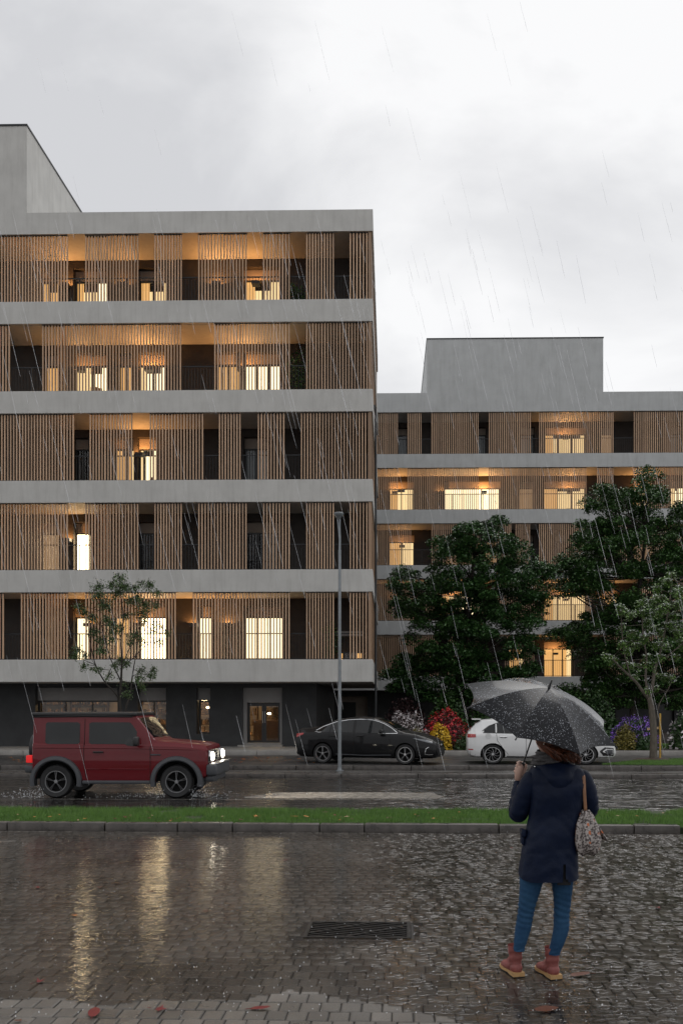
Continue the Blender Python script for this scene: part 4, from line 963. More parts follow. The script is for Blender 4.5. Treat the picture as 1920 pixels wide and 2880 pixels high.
def shrub(name, label, px0, px1, pytop, pybot, Y, lm, leaf, n, fl=None, nf=0, fs=0.05, group=None, seed=1, flat=1.0, up=0.4, patch=0.0):
    random.seed(seed)
    x0, x1 = XX(px0, Y), XX(px1, Y); zt, zb = ZZ(pytop, Y), ZZ(pybot, Y); zb = max(zb, 0.2)
    t = thing(name, label, 'shrub', ((x0 + x1) / 2, Y, 0.25), 0, group)
    rx, rz, ry = (x1 - x0) / 2, zt - 0.25, min((x1 - x0) / 2, 0.9)
    def pts(k, lo, hi, top=False):
        q = rng.normal(0, 1, (k, 3)); q[:, 2] = np.abs(q[:, 2]) if not top else np.abs(q[:, 2]) * 1.2; q /= np.linalg.norm(q, axis=1)[:, None]
        lump = np.array([1 + 0.16 * mnoise.noise(Vector(v) * 2.6 + Vector((seed, 0, 0))) + 0.10 * mnoise.noise(Vector(v) * 6 + Vector((0, seed, 0))) for v in q])
        s = rng.uniform(lo, hi, k) * lump
        nrm = q.copy(); q = q * s[:, None] * np.array([rx, ry, rz]); q[:, 2] += rng.uniform(-0.05, 0.02, k); q[:, 2] = np.maximum(q[:, 2], 0.02); return q, nrm
    q, nr = pts(n, 0.62, 1.0); leaf_mesh('foliage', leaf_arrays(q, leaf, up, 0.3, nrm=nr), lm, t)
    if nf:
        q, nr = pts(nf, 0.93, 1.06)
        if patch:
            k_ = np.array([mnoise.noise(Vector(v) * 3.5) > -patch for v in q]); q, nr = q[k_], nr[k_]
        tag(leaf_mesh('flowers', leaf_arrays(q, fs, 0.2, 0.0, 0.25, 0.95, nrm=nr * 2), fl, t), kind='stuff')
    mb = MB()
    for _ in range(7):
        a = random.uniform(0, 6.28); mb.tube(curve_pts((0, 0, 0), (rx * 0.6 * math.cos(a), ry * 0.6 * math.sin(a), rz * 0.7), 4, 0.06), [0.02, 0.016, 0.012, 0.009, 0.006], 5, cap=False)
    mb.build('stems', M_bark, t, recalc=False)
    return t
L_wine = leafmat('wine_leaf', (0.022, 0.010, 0.012), (0.075, 0.028, 0.030), 0.4)
L_green = leafmat('shrub_leaf', (0.016, 0.045, 0.014), (0.06, 0.13, 0.03), 0.4)
L_grey = leafmat('grey_leaf', (0.06, 0.055, 0.05), (0.16, 0.13, 0.12), 0.5)
L_gold = leafmat('gold_leaf', (0.10, 0.10, 0.02), (0.30, 0.24, 0.05), 0.45)
L_redleaf = leafmat('dark_red_leaf', (0.08, 0.015, 0.020), (0.26, 0.05, 0.06), 0.4)
F_white = leafmat('pale_flower', (0.50, 0.44, 0.46), (0.78, 0.74, 0.74), 0.5)
F_red = leafmat('red_flower', (0.45, 0.015, 0.025), (0.70, 0.05, 0.06), 0.5)
F_yel = leafmat('yellow_flower', (0.60, 0.36, 0.015), (0.85, 0.58, 0.04), 0.5)
F_pur = leafmat('violet_flower', (0.16, 0.06, 0.45), (0.34, 0.16, 0.70), 0.5)
shrub('maple_shrub', 'low wine-red maple shrub by the dark wall, behind the black car', 1068, 1215, 1966, 2060, 36.2, L_wine, 0.10, 4200, seed=3, flat=0.6, up=0.75)
shrub('flowering_shrub', 'pale pinkish white flowering shrub right behind the black car\'s bonnet', 1072, 1205, 2006, 2085, 33.9, L_grey, 0.06, 3000, F_white, 1300, 0.06, seed=4)
shrub('flowering_shrub', 'dark red shrub dotted with bright red flowers, between the two parked cars', 1186, 1318, 2002, 2098, 34.3, L_redleaf, 0.07, 4200, F_red, 1000, 0.085, seed=5, patch=0.3)
shrub('flowering_shrub', 'bright yellow flowering shrub in front of the red one', 1206, 1268, 2040, 2105, 33.0, L_gold, 0.05, 1200, F_yel, 1300, 0.07, seed=6)
shrub('low_shrub', 'small yellow-green shrub at the foot of the pale flowering one', 1140, 1200, 2044, 2100, 33.1, L_gold, 0.06, 1200, seed=16)
shrub('flowering_shrub', 'green shrub covered in violet flowers beside the staked tree', 1715, 1850, 2012, 2100, 34.0, L_green, 0.07, 3600, F_pur, 1500, 0.06, seed=7, patch=0.25)
shrub('low_shrub', 'yellowish green mound in front of the violet flowers', 1725, 1790, 2036, 2110, 33.0, L_gold, 0.08, 1900, seed=8)
shrub('rose_bush', 'dark bush with round white flowers at the right edge', 1878, 1990, 1995, 2105, 33.6, L_green, 0.08, 3600, F_white, 130, 0.14, seed=9)
shrub('low_shrub', 'dark green ground shrub behind the white car\'s tail', 1270, 1390, 2060, 2110, 33.2, L_green, 0.08, 2600, seed=10)
shrub('low_shrub', 'dark green low shrub left of the staked trunk', 1780, 1850, 2072, 2112, 32.9, L_green, 0.07, 1600, seed=12)
for i, (a, b_, t_, Y_, lb) in enumerate(((1195, 1320, 1950, 36.5, 'tall dark green shrub under the left leafy tree'), (1310, 1450, 1930, 37.0, 'tall dark green shrub hidden behind the umbrella\'s left edge'), (1440, 1600, 1925, 36.6, 'tall dark green shrub behind the top of the umbrella'), (1590, 1740, 1935, 37.2, 'tall dark green shrub behind the umbrella\'s right edge'))):
    shrub('tall_shrub', lb, a, b_, t_, 2100, Y_, L_green, 0.13, 4200, seed=20 + i)
# plants on the balconies
def balcony_plant(px, pyt, fl, w_, label, seed):
    random.seed(seed); Y = 33.9; x = XX(px, Y); z0 = ZT[fl] - 0.34; z1 = ZZ(pyt, Y)
    t = thing('potted_plant', label, 'plant', (x, Y, z0))
    MB().lathe([(0.13, 0), (0.17, 0.3), (0.18, 0.3), (0.16, 0.27), (0.0, 0.27)], 14).build('pot', M_lintel, t, smooth=True)
    h = z1 - z0; mb = MB(); q = []
    for k in range(9):
        e_ = Vector((random.uniform(-w_, w_), random.uniform(-0.3, 0.3), h * random.uniform(0.55, 0.98))); pts = curve_pts((0, 0, 0.27), e_, 5, 0.06); mb.tube(pts, [0.014 - 0.002 * i for i in range(6)], 4, cap=False)
        for _ in range(60):
            u = random.uniform(0.3, 1); p = pts[int(u * 5)]; q.append((p.x + random.gauss(0, 0.12), p.y + random.gauss(0, 0.12), p.z + random.gauss(0, 0.10)))
    mb.build('stems', M_bark, t, recalc=False); leaf_mesh('foliage', leaf_arrays(np.array(q), 0.10, 0.6, 0.4), M_maple2, t)
balcony_plant(836, 948, 3, 0.32, 'leafy potted plant on the fourth-floor balcony, right of the lit window', 31)
balcony_plant(838, 783, 4, 0.30, 'low leafy plant behind the top-floor railing, right of the lit window', 32)
balcony_plant(930, 1742, 0, 0.25, 'dark potted plant on the lowest balcony near the lamp post', 33)
# ================================================================== street lamp
M_galv = pmat('galvanised_steel', (0.23, 0.25, 0.265), 0.42, 0.12, 10, metal=0.45)
Yl = 26.3; xl = XX(955, Yl)
SLp = thing('street_lamp', 'slim grey street lamp post with a round head, in front of the near building', 'street lamp', (xl, Yl, -0.012))
hz = ZZ(1443, Yl) + 0.012
MB().lathe([(0.055, 0), (0.055, 0.5), (0.052, 0.5), (0.044, 3.2), (0.044, 3.25), (0.040, hz - 1.05)], 12).build('pole', M_galv, SLp, smooth=True)
MB().lathe([(0.12, 0), (0.12, 0.02), (0.07, 0.025), (0.058, 0.09), (0.055, 0.09)], 14).build('base_plate', M_galv, SLp, smooth=True)
MB().tube([(0, 0, hz - 1.1), (0.0, 0, hz - 0.75), (-0.035, 0, hz - 0.4), (-0.065, 0, hz - 0.13)], [0.03, 0.026, 0.022, 0.018], 8).tube([(0, 0, hz - 1.1), (0.01, 0, hz - 0.75), (-0.0, 0, hz - 0.4), (0.005, 0, hz - 0.13)], [0.03, 0.026, 0.022, 0.018], 8).build('neck', M_galv, SLp, smooth=True)
hd = MB().lathe([(0.03, hz - 0.18), (0.06, hz - 0.15), (0.11, hz - 0.085), (0.145, hz - 0.04), (0.145, hz - 0.005), (0.12, hz + 0.012), (0.0, hz + 0.025)], 20).build('lamp_head', M_galv, SLp, smooth=True, loc=(-0.03, 0, 0))
MB().lathe([(0.135, hz - 0.052), (0.0, hz - 0.06)], 20).build('lens', pmat('lamp_lens_white', (0.7, 0.7, 0.68), 0.3), hd, smooth=True)

# ================================================================== cars
M_tyre = pmat('tyre_rubber', (0.013, 0.013, 0.014), 0.55)
M_alloy = pmat('alloy_wheel', (0.55, 0.55, 0.56), 0.28, metal=0.85)
M_blkpl = pmat('black_plastic', (0.018, 0.018, 0.019), 0.4)
M_greypl = pmat('grey_plastic', (0.055, 0.058, 0.065), 0.45, 0.1)
M_cglass = pmat('car_glass', (0.010, 0.011, 0.012), 0.03, 0.1, spec=0.45)
M_chrome = pmat('chrome', (0.75, 0.75, 0.76), 0.12, metal=1.0)
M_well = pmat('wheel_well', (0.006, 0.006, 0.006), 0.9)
M_taill = pmat('tail_light_red', (0.35, 0.008, 0.010), 0.15, coat=0.8)
M_headl = pmat('headlight_glass', (0.16, 0.17, 0.18), 0.08, metal=0.5, coat=1.0)
def paint(name, col, coat=0.7, rough=0.4, metal=0.0):
    return pmat(name, col, rough, 0.03, 3, coat=coat, metal=metal, spec=0.15)
class Car:
    """body lofted from cross-sections; x forward, z up, the shown flank at -y"""
    def __init__(s, root, st, smooth=2, box=False):
        s.root = root
        st = sorted(st); xs = np.array([q[0] for q in st]); A = np.array([q[1:] for q in st])
        s.x = np.unique(np.concatenate([np.linspace(xs[0], xs[-1], 110), xs]))
        T = np.stack([np.interp(s.x, xs, A[:, k]) for k in range(A.shape[1])], 1)
        for _ in range(smooth):
            T2 = T.copy(); T2[1:-1] = (T[:-2] + 2 * T[1:-1] + T[2:]) / 4; T2[1] = T[1]; T2[-2] = T[-2]; T = T2
        s.T = T; s.boxy = box
    def par(s, x): return [float(np.interp(x, s.x, s.T[:, k])) for k in range(s.T.shape[1])]
    def half(s, p):
        z0, w_, zb, wr, zt = p       # underside, half width, belt height, half roof width, roof height
        zm = z0 + (zb - z0) * 0.5; h = max(0.02, zt - zb)
        if s.boxy:
            return [(0, z0), (w_ * .9, z0), (w_ * .99, z0 + .04), (w_, z0 + .1), (w_, zm), (w_, zb - .06), (w_ - .012, zb - .02), (w_ - .035, zb + .003), (wr + .012, zt - min(.07, h * .4)), (wr, zt - min(.035, h * .2)), (wr - .035, zt - .008), (wr * .6, zt), (0, zt + .006)]
        return [(0, z0), (w_ * .86, z0), (w_ * .95, z0 + .05), (w_ * .985, z0 + .13), (w_, z0 + (zb - z0) * .35), (w_ * .992, zm + .05), (w_ * .985, zb - .10), (w_ * .965, zb - .03), (w_ * .93, zb), (wr + .01, zt - min(.09, h * .35)), (wr - .02, zt - min(.045, h * .2)), (wr * .82, zt - .012), (wr * .5, zt), (0, zt + .008)]
    def body(s, mat_, wheels, wr_):
        rings = []
        for i in range(len(s.x)):
            h = s.half(s.T[i]); rings.append([(s.x[i], -y, z) for y, z in h] + [(s.x[i], y, z) for y, z in h[-2:0:-1]])
        n = len(rings[0]); vs = [p for r_ in rings for p in r_]; fs = []
        for i in range(len(rings) - 1):
            for j in range(n): fs.append((i * n + j, (i + 1) * n + j, (i + 1) * n + (j + 1) % n, i * n + (j + 1) % n))
        fs += [tuple(range(n)), tuple(range((len(rings)) * n - 1, (len(rings) - 1) * n - 1, -1))]
        o = MB().add(vs, fs).build('body', mat_, s.root)
        for (wx, wz) in wheels:
            hw = s.par(wx)[1]
            for sg in (-1, 1):
                cut = MB().lathe([(wr_ * 1.13, -0.14), (wr_ * 1.13, 0.4)], 36, Matrix.Translation((wx, sg * (hw - 0.12), wz)) @ (Matrix.Rotation(0, 4, 'Z') if sg > 0 else Matrix.Rotation(math.pi, 4, 'Z')), axis='y').build('cut', M_well, None)
                cut.parent = s.root
                b_ = o.modifiers.new('arch', 'BOOLEAN'); b_.object = cut; b_.operation = 'DIFFERENCE'; b_.solver = 'EXACT'; b_.material_mode = 'TRANSFER'
                bpy.context.view_layer.update(); dg = bpy.context.evaluated_depsgraph_get()
                me = bpy.data.meshes.new_from_object(o.evaluated_get(dg)); o.modifiers.clear(); o.data = me
                bpy.data.objects.remove(cut)
                MB().lathe([(wr_ * 1.125, -0.16), (wr_ * 1.125, 0.115)], 28, Matrix.Translation((wx, sg * (hw - 0.12), wz)) @ (Matrix.Rotation(0, 4, 'Z') if sg > 0 else Matrix.Rotation(math.pi, 4, 'Z')), axis='y').build('wheel_well', M_well, s.root) if False else None
        o.data.shade_smooth(); o.data.set_sharp_from_angle(angle=R(32 if not s.boxy else 28))
        s.bodyobj = o
        return o
    def side(s, x, z):
        h = s.half(s.par(x)); ys = [q[0] for q in h[1:-1]]; zs = [q[1] for q in h[1:-1]]
        zs = np.maximum.accumulate(np.array(zs) + np.arange(len(zs)) * 1e-6); return float(np.interp(z, zs, ys))
    def top(s, x, y):
        h = s.half(s.par(x))[7:]; h = h[::-1]; return float(np.interp(abs(y), [q[0] for q in h], [q[1] for q in h]))
    def flank(s, name, mat_, x0, x1, lo, hi, off=0.006, n=24, nz=6, sg=-1, parent=None):
        """a patch that follows the flank; lo and hi give its lower and upper edge at x"""
        def fn(u, v):
            x = x0 + (x1 - x0) * u; z = lo(x) + (hi(x) - lo(x)) * v; return (x, sg * (s.side(x, z) + off), z)
        return MB().grid(fn, n, nz).build(name, mat_, parent or s.root, smooth=True, angle=180, recalc=False)
    def strip(s, name, mat_, pts, wd, off=0.007, sg=-1, parent=None, rad=None):
        q = []
        for i in range(len(pts) - 1):
            for k in range(8):
                u = k / 8; x = pts[i][0] + (pts[i + 1][0] - pts[i][0]) * u; z = pts[i][1] + (pts[i + 1][1] - pts[i][1]) * u; q.append((x, sg * (s.side(x, z) + off), z))
        x, z = pts[-1]; q.append((x, sg * (s.side(x, z) + off), z))
        return MB().tube(q, wd / 2, 5).build(name, mat_, parent or s.root, smooth=True)
    def cap(s, name, mat_, xa, xb, wfrac, off=0.006, n=14, parent=None):
        def fn(u, v):
            x = xa + (xb - xa) * u; w_ = s.par(x)[3] * wfrac; y = -w_ + 2 * w_ * v; return (x, y, s.top(x, y) + off)
        return MB().grid(fn, n, 15).build(name, mat_, parent or s.root, smooth=True, angle=180, recalc=False)
def wheel(root, x, y, z, r, wd, spokes, sg, rim_r=0.70, double=False, mat_=None, twist=0.0, rot=0.0, lug=False):
    w_ = empty('wheel', (x, y, z), 0, root); t_ = wd / 2
    MB().lathe([(r * rim_r, -t_ * .92), (r * .9, -t_), (r * .97, -t_ * .8), (r, -t_ * .45), (r, t_ * .45), (r * .97, t_ * .8), (r * .9, t_), (r * rim_r, t_ * .92)], 36, axis='y', caps=False).build('tyre', M_tyre, w_, smooth=True, angle=50)
    mb = MB(); rr_ = r * rim_r; f = sg * t_ * 0.86
    mb.lathe([(rr_, sg * -t_ * .2), (rr_ * 1.01, f), (rr_ * .93, f), (rr_ * .90, sg * t_ * .2)], 36, axis='y', caps=False)
    mb.lathe([(rr_ * .17, sg * t_ * .3), (rr_ * .17, f * .98), (0, f)], 14, axis='y')
    for k in range(spokes):
        a = 2 * math.pi * k / spokes + rot
        for d in ((-0.16, 0.16) if double else (0,)):
            a1 = a + d * 0.55 + twist; p0 = (rr_ * .12 * math.cos(a), f * .9, rr_ * .12 * math.sin(a)); p1 = (rr_ * .55 * math.cos(a + d * .5 + twist * .4), f * .9, rr_ * .55 * math.sin(a + d * .5 + twist * .4)); p2 = (rr_ * .94 * math.cos(a1), f * .88, rr_ * .94 * math.sin(a1))
            mb.tube([p0, p1, p2], [rr_ * (.085 if not double else .06)] * 2 + [rr_ * (.10 if not double else .075)], 6, flat=0.5)
    mb.build('rim', mat_ or M_alloy, w_, smooth=True)
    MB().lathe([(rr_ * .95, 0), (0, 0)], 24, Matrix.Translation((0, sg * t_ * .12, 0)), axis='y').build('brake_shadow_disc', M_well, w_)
    return w_
def lens_box(root, name, mat_, c, s_, r=0.02, rot=(0, 0, 0)):
    return MB().bbox((0, 0, 0), s_, min(r, min(s_) * .45), seg=3).build(name, mat_, root, smooth=True, loc=c, rot=rot)

# ---------------------------------------------------------------- black saloon
CY = 27.1
c0 = Vector((XX(997, 27.43) + 0.46, 28.12, 0.11))
BC = thing('parked_car', 'black saloon car parked behind the lamp post, nose turned to the road', 'car', c0, R(-15)); BC.scale = (0.935, 0.93, 0.965)
bk = Car(BC, [(-2.30, .42, .70, .80, .66, .86), (-2.26, .28, .79, .88, .70, 1.02), (-2.15, .22, .85, .94, .70, 1.085), (-1.85, .2, .885, .955, .66, 1.10), (-1.55, .19, .89, .965, .62, 1.16), (-1.05, .19, .89, .965, .58, 1.345), (-.55, .19, .89, .955, .58, 1.425), (-.1, .19, .89, .945, .585, 1.44), (.3, .19, .89, .935, .59, 1.41), (.7, .19, .89, .925, .62, 1.27), (1.15, .19, .89, .92, .70, 1.045), (1.3, .2, .89, .915, .76, .99), (1.7, .2, .88, .85, .76, .93), (2.0, .2, .85, .76, .70, .84), (2.2, .2, .79, .68, .62, .76), (2.30, .22, .70, .60, .54, .68), (2.335, .28, .62, .52, .48, .60)])
M_bpaint = paint('black_paint', (0.006, 0.006, 0.007), coat=0.45, rough=0.4)
M_bpaint.node_tree.nodes['Principled BSDF'].inputs['Coat IOR'].default_value = 1.4
WBK = [(-1.35, .315), (1.35, .315)]
bk.body(M_bpaint, WBK, .315)
for wx, wz in WBK:
    for sg in (-1, 1): wheel(BC, wx, sg * .775, wz, .315, .2, 5, sg, .72, True, rot=R(90))
beltf = lambda x: np.interp(x, [-1.6, -1, 0, 1.1], [.985, .975, .955, .945])
upf = lambda x: np.interp(x, [-1.62, -1.45, -1.0, -.55, -.1, .3, .6, .95, 1.08], [.99, 1.10, 1.26, 1.335, 1.355, 1.325, 1.235, 1.05, .955])
for a, b_ in ((-1.56, -1.13), (-1.10, -.36), (-.27, .58)): bk.flank('side_window', M_cglass, a, b_, beltf, upf)
bk.flank('side_window', M_cglass, .62, 1.04, beltf, upf)
for a, b_ in ((-1.56, -1.13), (-1.10, -.36), (-.27, .58), (.62, 1.04)): bk.flank('side_window', M_cglass, a, b_, beltf, upf, sg=1)
bk.strip('window_trim', M_chrome, [(x, float(upf(x)) + .02) for x in np.linspace(-1.6, 1.08, 14)] + [(1.09, .95), (.62, .945)], .026)
bk.strip('window_trim', M_chrome, [(-1.62, .99), (-1.48, .965), (-1.40, .975)], .02)
bk.cap('windscreen', M_cglass, .40, 1.17, .93)
bk.cap('rear_window', M_cglass, -1.6, -.75, .9)
bk.cap('sunroof', M_cglass, -.5, .22, .7)
seam = lambda x: [(x - .0, .97), (x + .01, .6), (x, .34)]
for x in (-.31, .86): bk.strip('door_seam', M_well, seam(x), .012, .002)
bk.strip('door_seam', M_well, [(-1.13, .96), (-1.14, .75), (-1.02, .5), (-.86, .36)], .012, .002)
bk.strip('sill_trim', M_greypl, [(-.9, .30), (0, .27), (.9, .29)], .03, .004)
for x in (-.98, -.1): bk.strip('door_handle', M_bpaint, [(x - .11, .865), (x + .11, .86)], .035, .012)
mi = lens_box(BC, 'mirror', M_bpaint, (.62, -.97, 1.00), (.15, .22, .13), .05); MB().bbox((.62, -.97, .955), (.152, .2, .03), .008).build('mirror_light', M_headl, mi, loc=(-.62, .97, -1.0))
lens_box(BC, 'mirror', M_bpaint, (.62, .97, 1.00), (.15, .22, .13), .05)
bk.flank('headlight', M_headl, 1.62, 2.2, lambda x: np.interp(x, [1.62, 2.0, 2.2], [.80, .70, .655]), lambda x: np.interp(x, [1.62, 2.0, 2.2], [.815, .765, .70]))
bk.flank('headlight', M_headl, 1.62, 2.2, lambda x: np.interp(x, [1.62, 2.0, 2.2], [.80, .70, .655]), lambda x: np.interp(x, [1.62, 2.0, 2.2], [.815, .765, .70]), sg=1)
bk.flank('tail_light', M_taill, -2.27, -2.0, lambda x: np.interp(x, [-2.27, -2.0], [.80, .90]), lambda x: np.interp(x, [-2.27, -2.0], [.92, .95]))
bk.strip('fog_light_trim', M_chrome, [(2.10, .545), (2.02, .50), (1.98, .33), (2.10, .315), (2.22, .32)], .02, .006)
MB().box(2.30, 2.352, -.52, .52, .30, .50).build('grille', M_blkpl, BC)
for k in range(5): MB().box(2.352, 2.362, -.5, .5, .315 + k * .038, .325 + k * .038).build('grille_bar', M_greypl, BC)
MB().box(2.325, 2.35, -.5, .5, .635, .648).build('bonnet_trim', M_chrome, BC)
MB().lathe([(.05, 0), (.05, .012), (.038, .016), (.036, .0)], 20, Matrix.Translation((2.335, 0, .60)) @ Matrix.Rotation(R(90), 4, 'Y') @ Matrix.Scale(1.4, 4, (0, 1, 0))).build('badge', M_chrome, BC, smooth=True)
MB().bbox((2.362, 0, .46), (.012, .46, .11), .004).build('number_plate', M_blkpl, BC)
for sg in (-.3, .38): MB().tube([(1.12, sg, 1.075), (1.06, sg - .5, 1.10)], .012, 5).build('wiper', M_blkpl, BC)

# ---------------------------------------------------------------- white hatchback
c0 = Vector((XX(1488, 27.3) + 0.33, 28.08, 0.11))
WC = thing('parked_car', 'white hatchback parked beside the kerb behind the woman with the umbrella', 'car', c0, R(-5)); WC.scale = (1.03, 1.0, 0.93)
wh = Car(WC, [(-2.04, .40, .70, .75, .66, .93), (-2.0, .30, .78, .85, .68, 1.0), (-1.92, .24, .85, .93, .62, 1.13), (-1.80, .21, .88, .97, .56, 1.30), (-1.62, .2, .89, .98, .55, 1.40), (-1.1, .19, .895, .975, .56, 1.455), (-.4, .19, .895, .96, .58, 1.478), (.1, .19, .895, .95, .59, 1.455), (.5, .19, .895, .94, .61, 1.355), (.95, .19, .895, .93, .68, 1.115), (1.15, .19, .895, .925, .74, 1.03), (1.5, .2, .885, .87, .76, .965), (1.85, .2, .85, .76, .70, .87), (2.05, .2, .79, .68, .62, .775), (2.15, .22, .72, .60, .56, .69), (2.20, .26, .64, .5, .5, .60)])
M_wpaint = paint('white_paint', (0.72, 0.72, 0.72), rough=0.3)
WWK = [(-1.30, .315), (1.32, .315)]
wh.body(M_wpaint, WWK, .315)
for wx, wz in WWK:
    for sg in (-1, 1): wheel(WC, wx, sg * .785, wz, .315, .2, 10, sg, .73, False, twist=.5)
beltf = lambda x: np.interp(x, [-1.6, -1, 0, 1.0], [1.01, 1.0, .98, .97])
upf = lambda x: np.interp(x, [-1.62, -1.35, -1.0, -.4, .1, .5, .8, .98], [1.02, 1.24, 1.335, 1.37, 1.35, 1.26, 1.10, .985])
for a, b_ in ((-1.55, -1.22), (-1.18, -.40), (-.31, .58), (.62, .95)): wh.flank('side_window', M_cglass, a, b_, beltf, upf)
for a, b_ in ((-1.55, -1.22), (-1.18, -.40), (-.31, .58), (.62, .95)): wh.flank('side_window', M_cglass, a, b_, beltf, upf, sg=1)
wh.strip('window_trim', M_blkpl, [(x, float(upf(x)) + .016) for x in np.linspace(-1.6, .98, 14)] + [(.99, .97), (-.3, .975), (-1.58, 1.0)], .022)
wh.cap('windscreen', M_cglass, .22, .98, .93)
wh.cap('rear_window', M_cglass, -1.93, -1.66, .86)
MB().bbox((-1.76, 0, 1.42), (.26, 1.1, .035), .015).build('roof_spoiler', M_wpaint, WC, smooth=True)
for x in (-.355,): wh.strip('door_seam', M_greypl, [(x, 1.0), (x, .6), (x, .30)], .012, .002)
wh.strip('door_seam', M_greypl, [(-1.2, 1.0), (-1.17, .75), (-1.0, .5), (-.86, .31)], .012, .002)
wh.strip('door_seam', M_greypl, [(.72, .98), (.74, .6), (.70, .30)], .012, .002)
wh.strip('sill_trim', M_blkpl, [(-.9, .25), (0, .235), (.9, .25)], .03, .004)
for x in (-1.0, -.2): wh.strip('door_handle', M_chrome, [(x - .1, .87), (x + .1, .865)], .036, .012)
MB().lathe([(.085, 0), (.085, .004), (.078, .004)], 24, Matrix.Translation((-1.43, -.885, .90)) @ Matrix.Rotation(R(90), 4, 'X')).build('fuel_flap', M_wpaint, WC)
lens_box(WC, 'mirror', M_wpaint, (.55, -.98, 1.02), (.14, .2, .13), .05); lens_box(WC, 'mirror', M_wpaint, (.55, .98, 1.02), (.14, .2, .13), .05)
wh.flank('tail_light', M_taill, -2.02, -1.78, lambda x: np.interp(x, [-2.02, -1.78], [.84, .85]), lambda x: np.interp(x, [-2.02, -1.78], [.96, .955]))
wh.flank('reflector', M_taill, -2.0, -1.86, lambda x: .45 + 0 * x, lambda x: .485 + 0 * x)
for sg in (-1, 1): wh.flank('headlight', M_headl, 1.50, 2.06, lambda x: np.interp(x, [1.5, 1.75, 2.06], [.80, .70, .645]), lambda x: np.interp(x, [1.5, 1.7, 2.06], [.815, .80, .73]), sg=sg)
wh.flank('bumper_duct', M_blkpl, 1.72, 2.12, lambda x: np.interp(x, [1.72, 1.82, 2.12], [.40, .28, .27]), lambda x: np.interp(x, [1.72, 1.86, 2.12], [.44, .55, .52]))
wh.flank('bumper_blade', M_wpaint, 1.80, 2.1, lambda x: np.interp(x, [1.8, 1.9, 2.1], [.40, .36, .32]), lambda x: np.interp(x, [1.8, 1.9, 2.1], [.43, .50, .49]), off=.012)
wh.flank('fog_light', M_greypl, 1.86, 2.09, lambda x: np.interp(x, [1.86, 1.93, 2.09], [.40, .345, .335]), lambda x: np.interp(x, [1.86, 1.93, 2.09], [.43, .475, .47]), off=.016)
MB().box(2.13, 2.215, -.55, .55, .29, .46).build('grille', M_blkpl, WC)
MB().box(2.17, 2.20, -.56, .56, .635, .655).build('bonnet_line', M_blkpl, WC)
MB().lathe([(.055, 0), (.055, .012), (.043, .016), (.04, .0)], 20, Matrix.Translation((2.17, 0, .67)) @ Matrix.Rotation(R(80), 4, 'Y')).build('badge', M_chrome, WC, smooth=True)
MB().bbox((2.222, 0, .53), (.012, .46, .11), .004).build('number_plate', pmat('plate_white', (0.7, 0.73, 0.78), 0.4), WC)
wh.flank('side_marker', pmat('amber_lens', (.6, .2, .02), .2), 1.70, 1.74, lambda x: .60 + 0 * x, lambda x: .635 + 0 * x)

# ---------------------------------------------------------------- red off-roader driving past
RC = thing('moving_car', 'boxy dark red off-roader with lit headlights driving along the wet road', 'car', (XX(160, 19.72), 19.72 + 0.84, ZR), -YAW)
kz = Car(RC, [(-.52, .56, .80, 1.17, .70, 1.76), (-.50, .42, .83, 1.17, .73, 1.785), (-.35, .36, .835, 1.16, .745, 1.80), (.3, .34, .835, 1.155, .75, 1.81), (1.1, .34, .835, 1.15, .75, 1.81), (1.62, .34, .835, 1.145, .745, 1.79), (1.72, .34, .835, 1.145, .742, 1.74), (2.05, .34, .835, 1.14, .73, 1.30), (2.13, .34, .835, 1.13, .745, 1.235), (2.6, .36, .83, 1.12, .745, 1.195), (3.05, .40, .825, 1.08, .74, 1.155), (3.20, .44, .80, 1.04, .72, 1.11), (3.235, .50, .76, .98, .70, 1.04)], 1, True)
M_red = paint('dark_red_paint', (0.13, 0.008, 0.013), coat=0.45, rough=0.4)
WK = [(0.0, .355), (2.58, .355)]
kz.body(M_red, WK, .40)
M_dkalloy = pmat('dark_alloy', (0.30, 0.30, 0.31), 0.35, metal=0.8)
for wx, wz in WK:
    for sg in (-1, 1): wheel(RC, wx, sg * .745, wz, .355, .24, 5, sg, .66, True, M_dkalloy, rot=R(18))
def flare(wx, sg):
    mb = MB(); n = 22; vs, fs = [], []
    for i in range(n + 1):
        a = R(-12 + 204 * i / n); ca, sa = math.cos(a), math.sin(a)
        for r_, y in ((.445, .70), (.445, .875), (.47, .89), (.535, .875), (.55, .835), (.55, .70)):
            vs.append((wx + ca * r_ * 1.03, sg * y, .355 + sa * r_))
    for i in range(n):
        for j in range(6): fs.append((i * 6 + j, i * 6 + (j + 1) % 6, (i + 1) * 6 + (j + 1) % 6, (i + 1) * 6 + j))
    fs += [tuple(range(6)), tuple(n * 6 + j for j in range(5, -1, -1))]
    return mb.add(vs, fs).build('wheel_arch_flare', M_greypl, RC, smooth=True)
for wx, _ in WK:
    for sg in (-1, 1): flare(wx, sg)
lo = lambda x: 1.155 + 0 * x
def rwin(a, b_, hi, lo_=lo, sg=-1):
    return kz.flank('side_window', M_cglass, a, b_, lo_, hi, sg=sg)
for sg in (-1, 1):
    rwin(-.24, .50, lambda x: np.interp(x, [-.24, -.20, .46, .50], [1.59, 1.62, 1.62, 1.59]), lambda x: np.interp(x, [-.24, -.20, .46, .50], [1.19, 1.155, 1.155, 1.19]), sg)
    rwin(.70, 1.72, lambda x: np.interp(x, [.70, .74, 1.55, 1.60, 1.72], [1.59, 1.62, 1.62, 1.60, 1.42]), lambda x: np.interp(x, [.7, .74, 1.45, 1.55, 1.72], [1.19, 1.155, 1.155, 1.12, 1.11]), sg)
kz.cap('windscreen', M_cglass, 1.74, 2.06, .93)
kz.strip('rain_gutter', M_blkpl, [(-.5, 1.735), (.6, 1.75), (1.62, 1.74)], .035, .012)
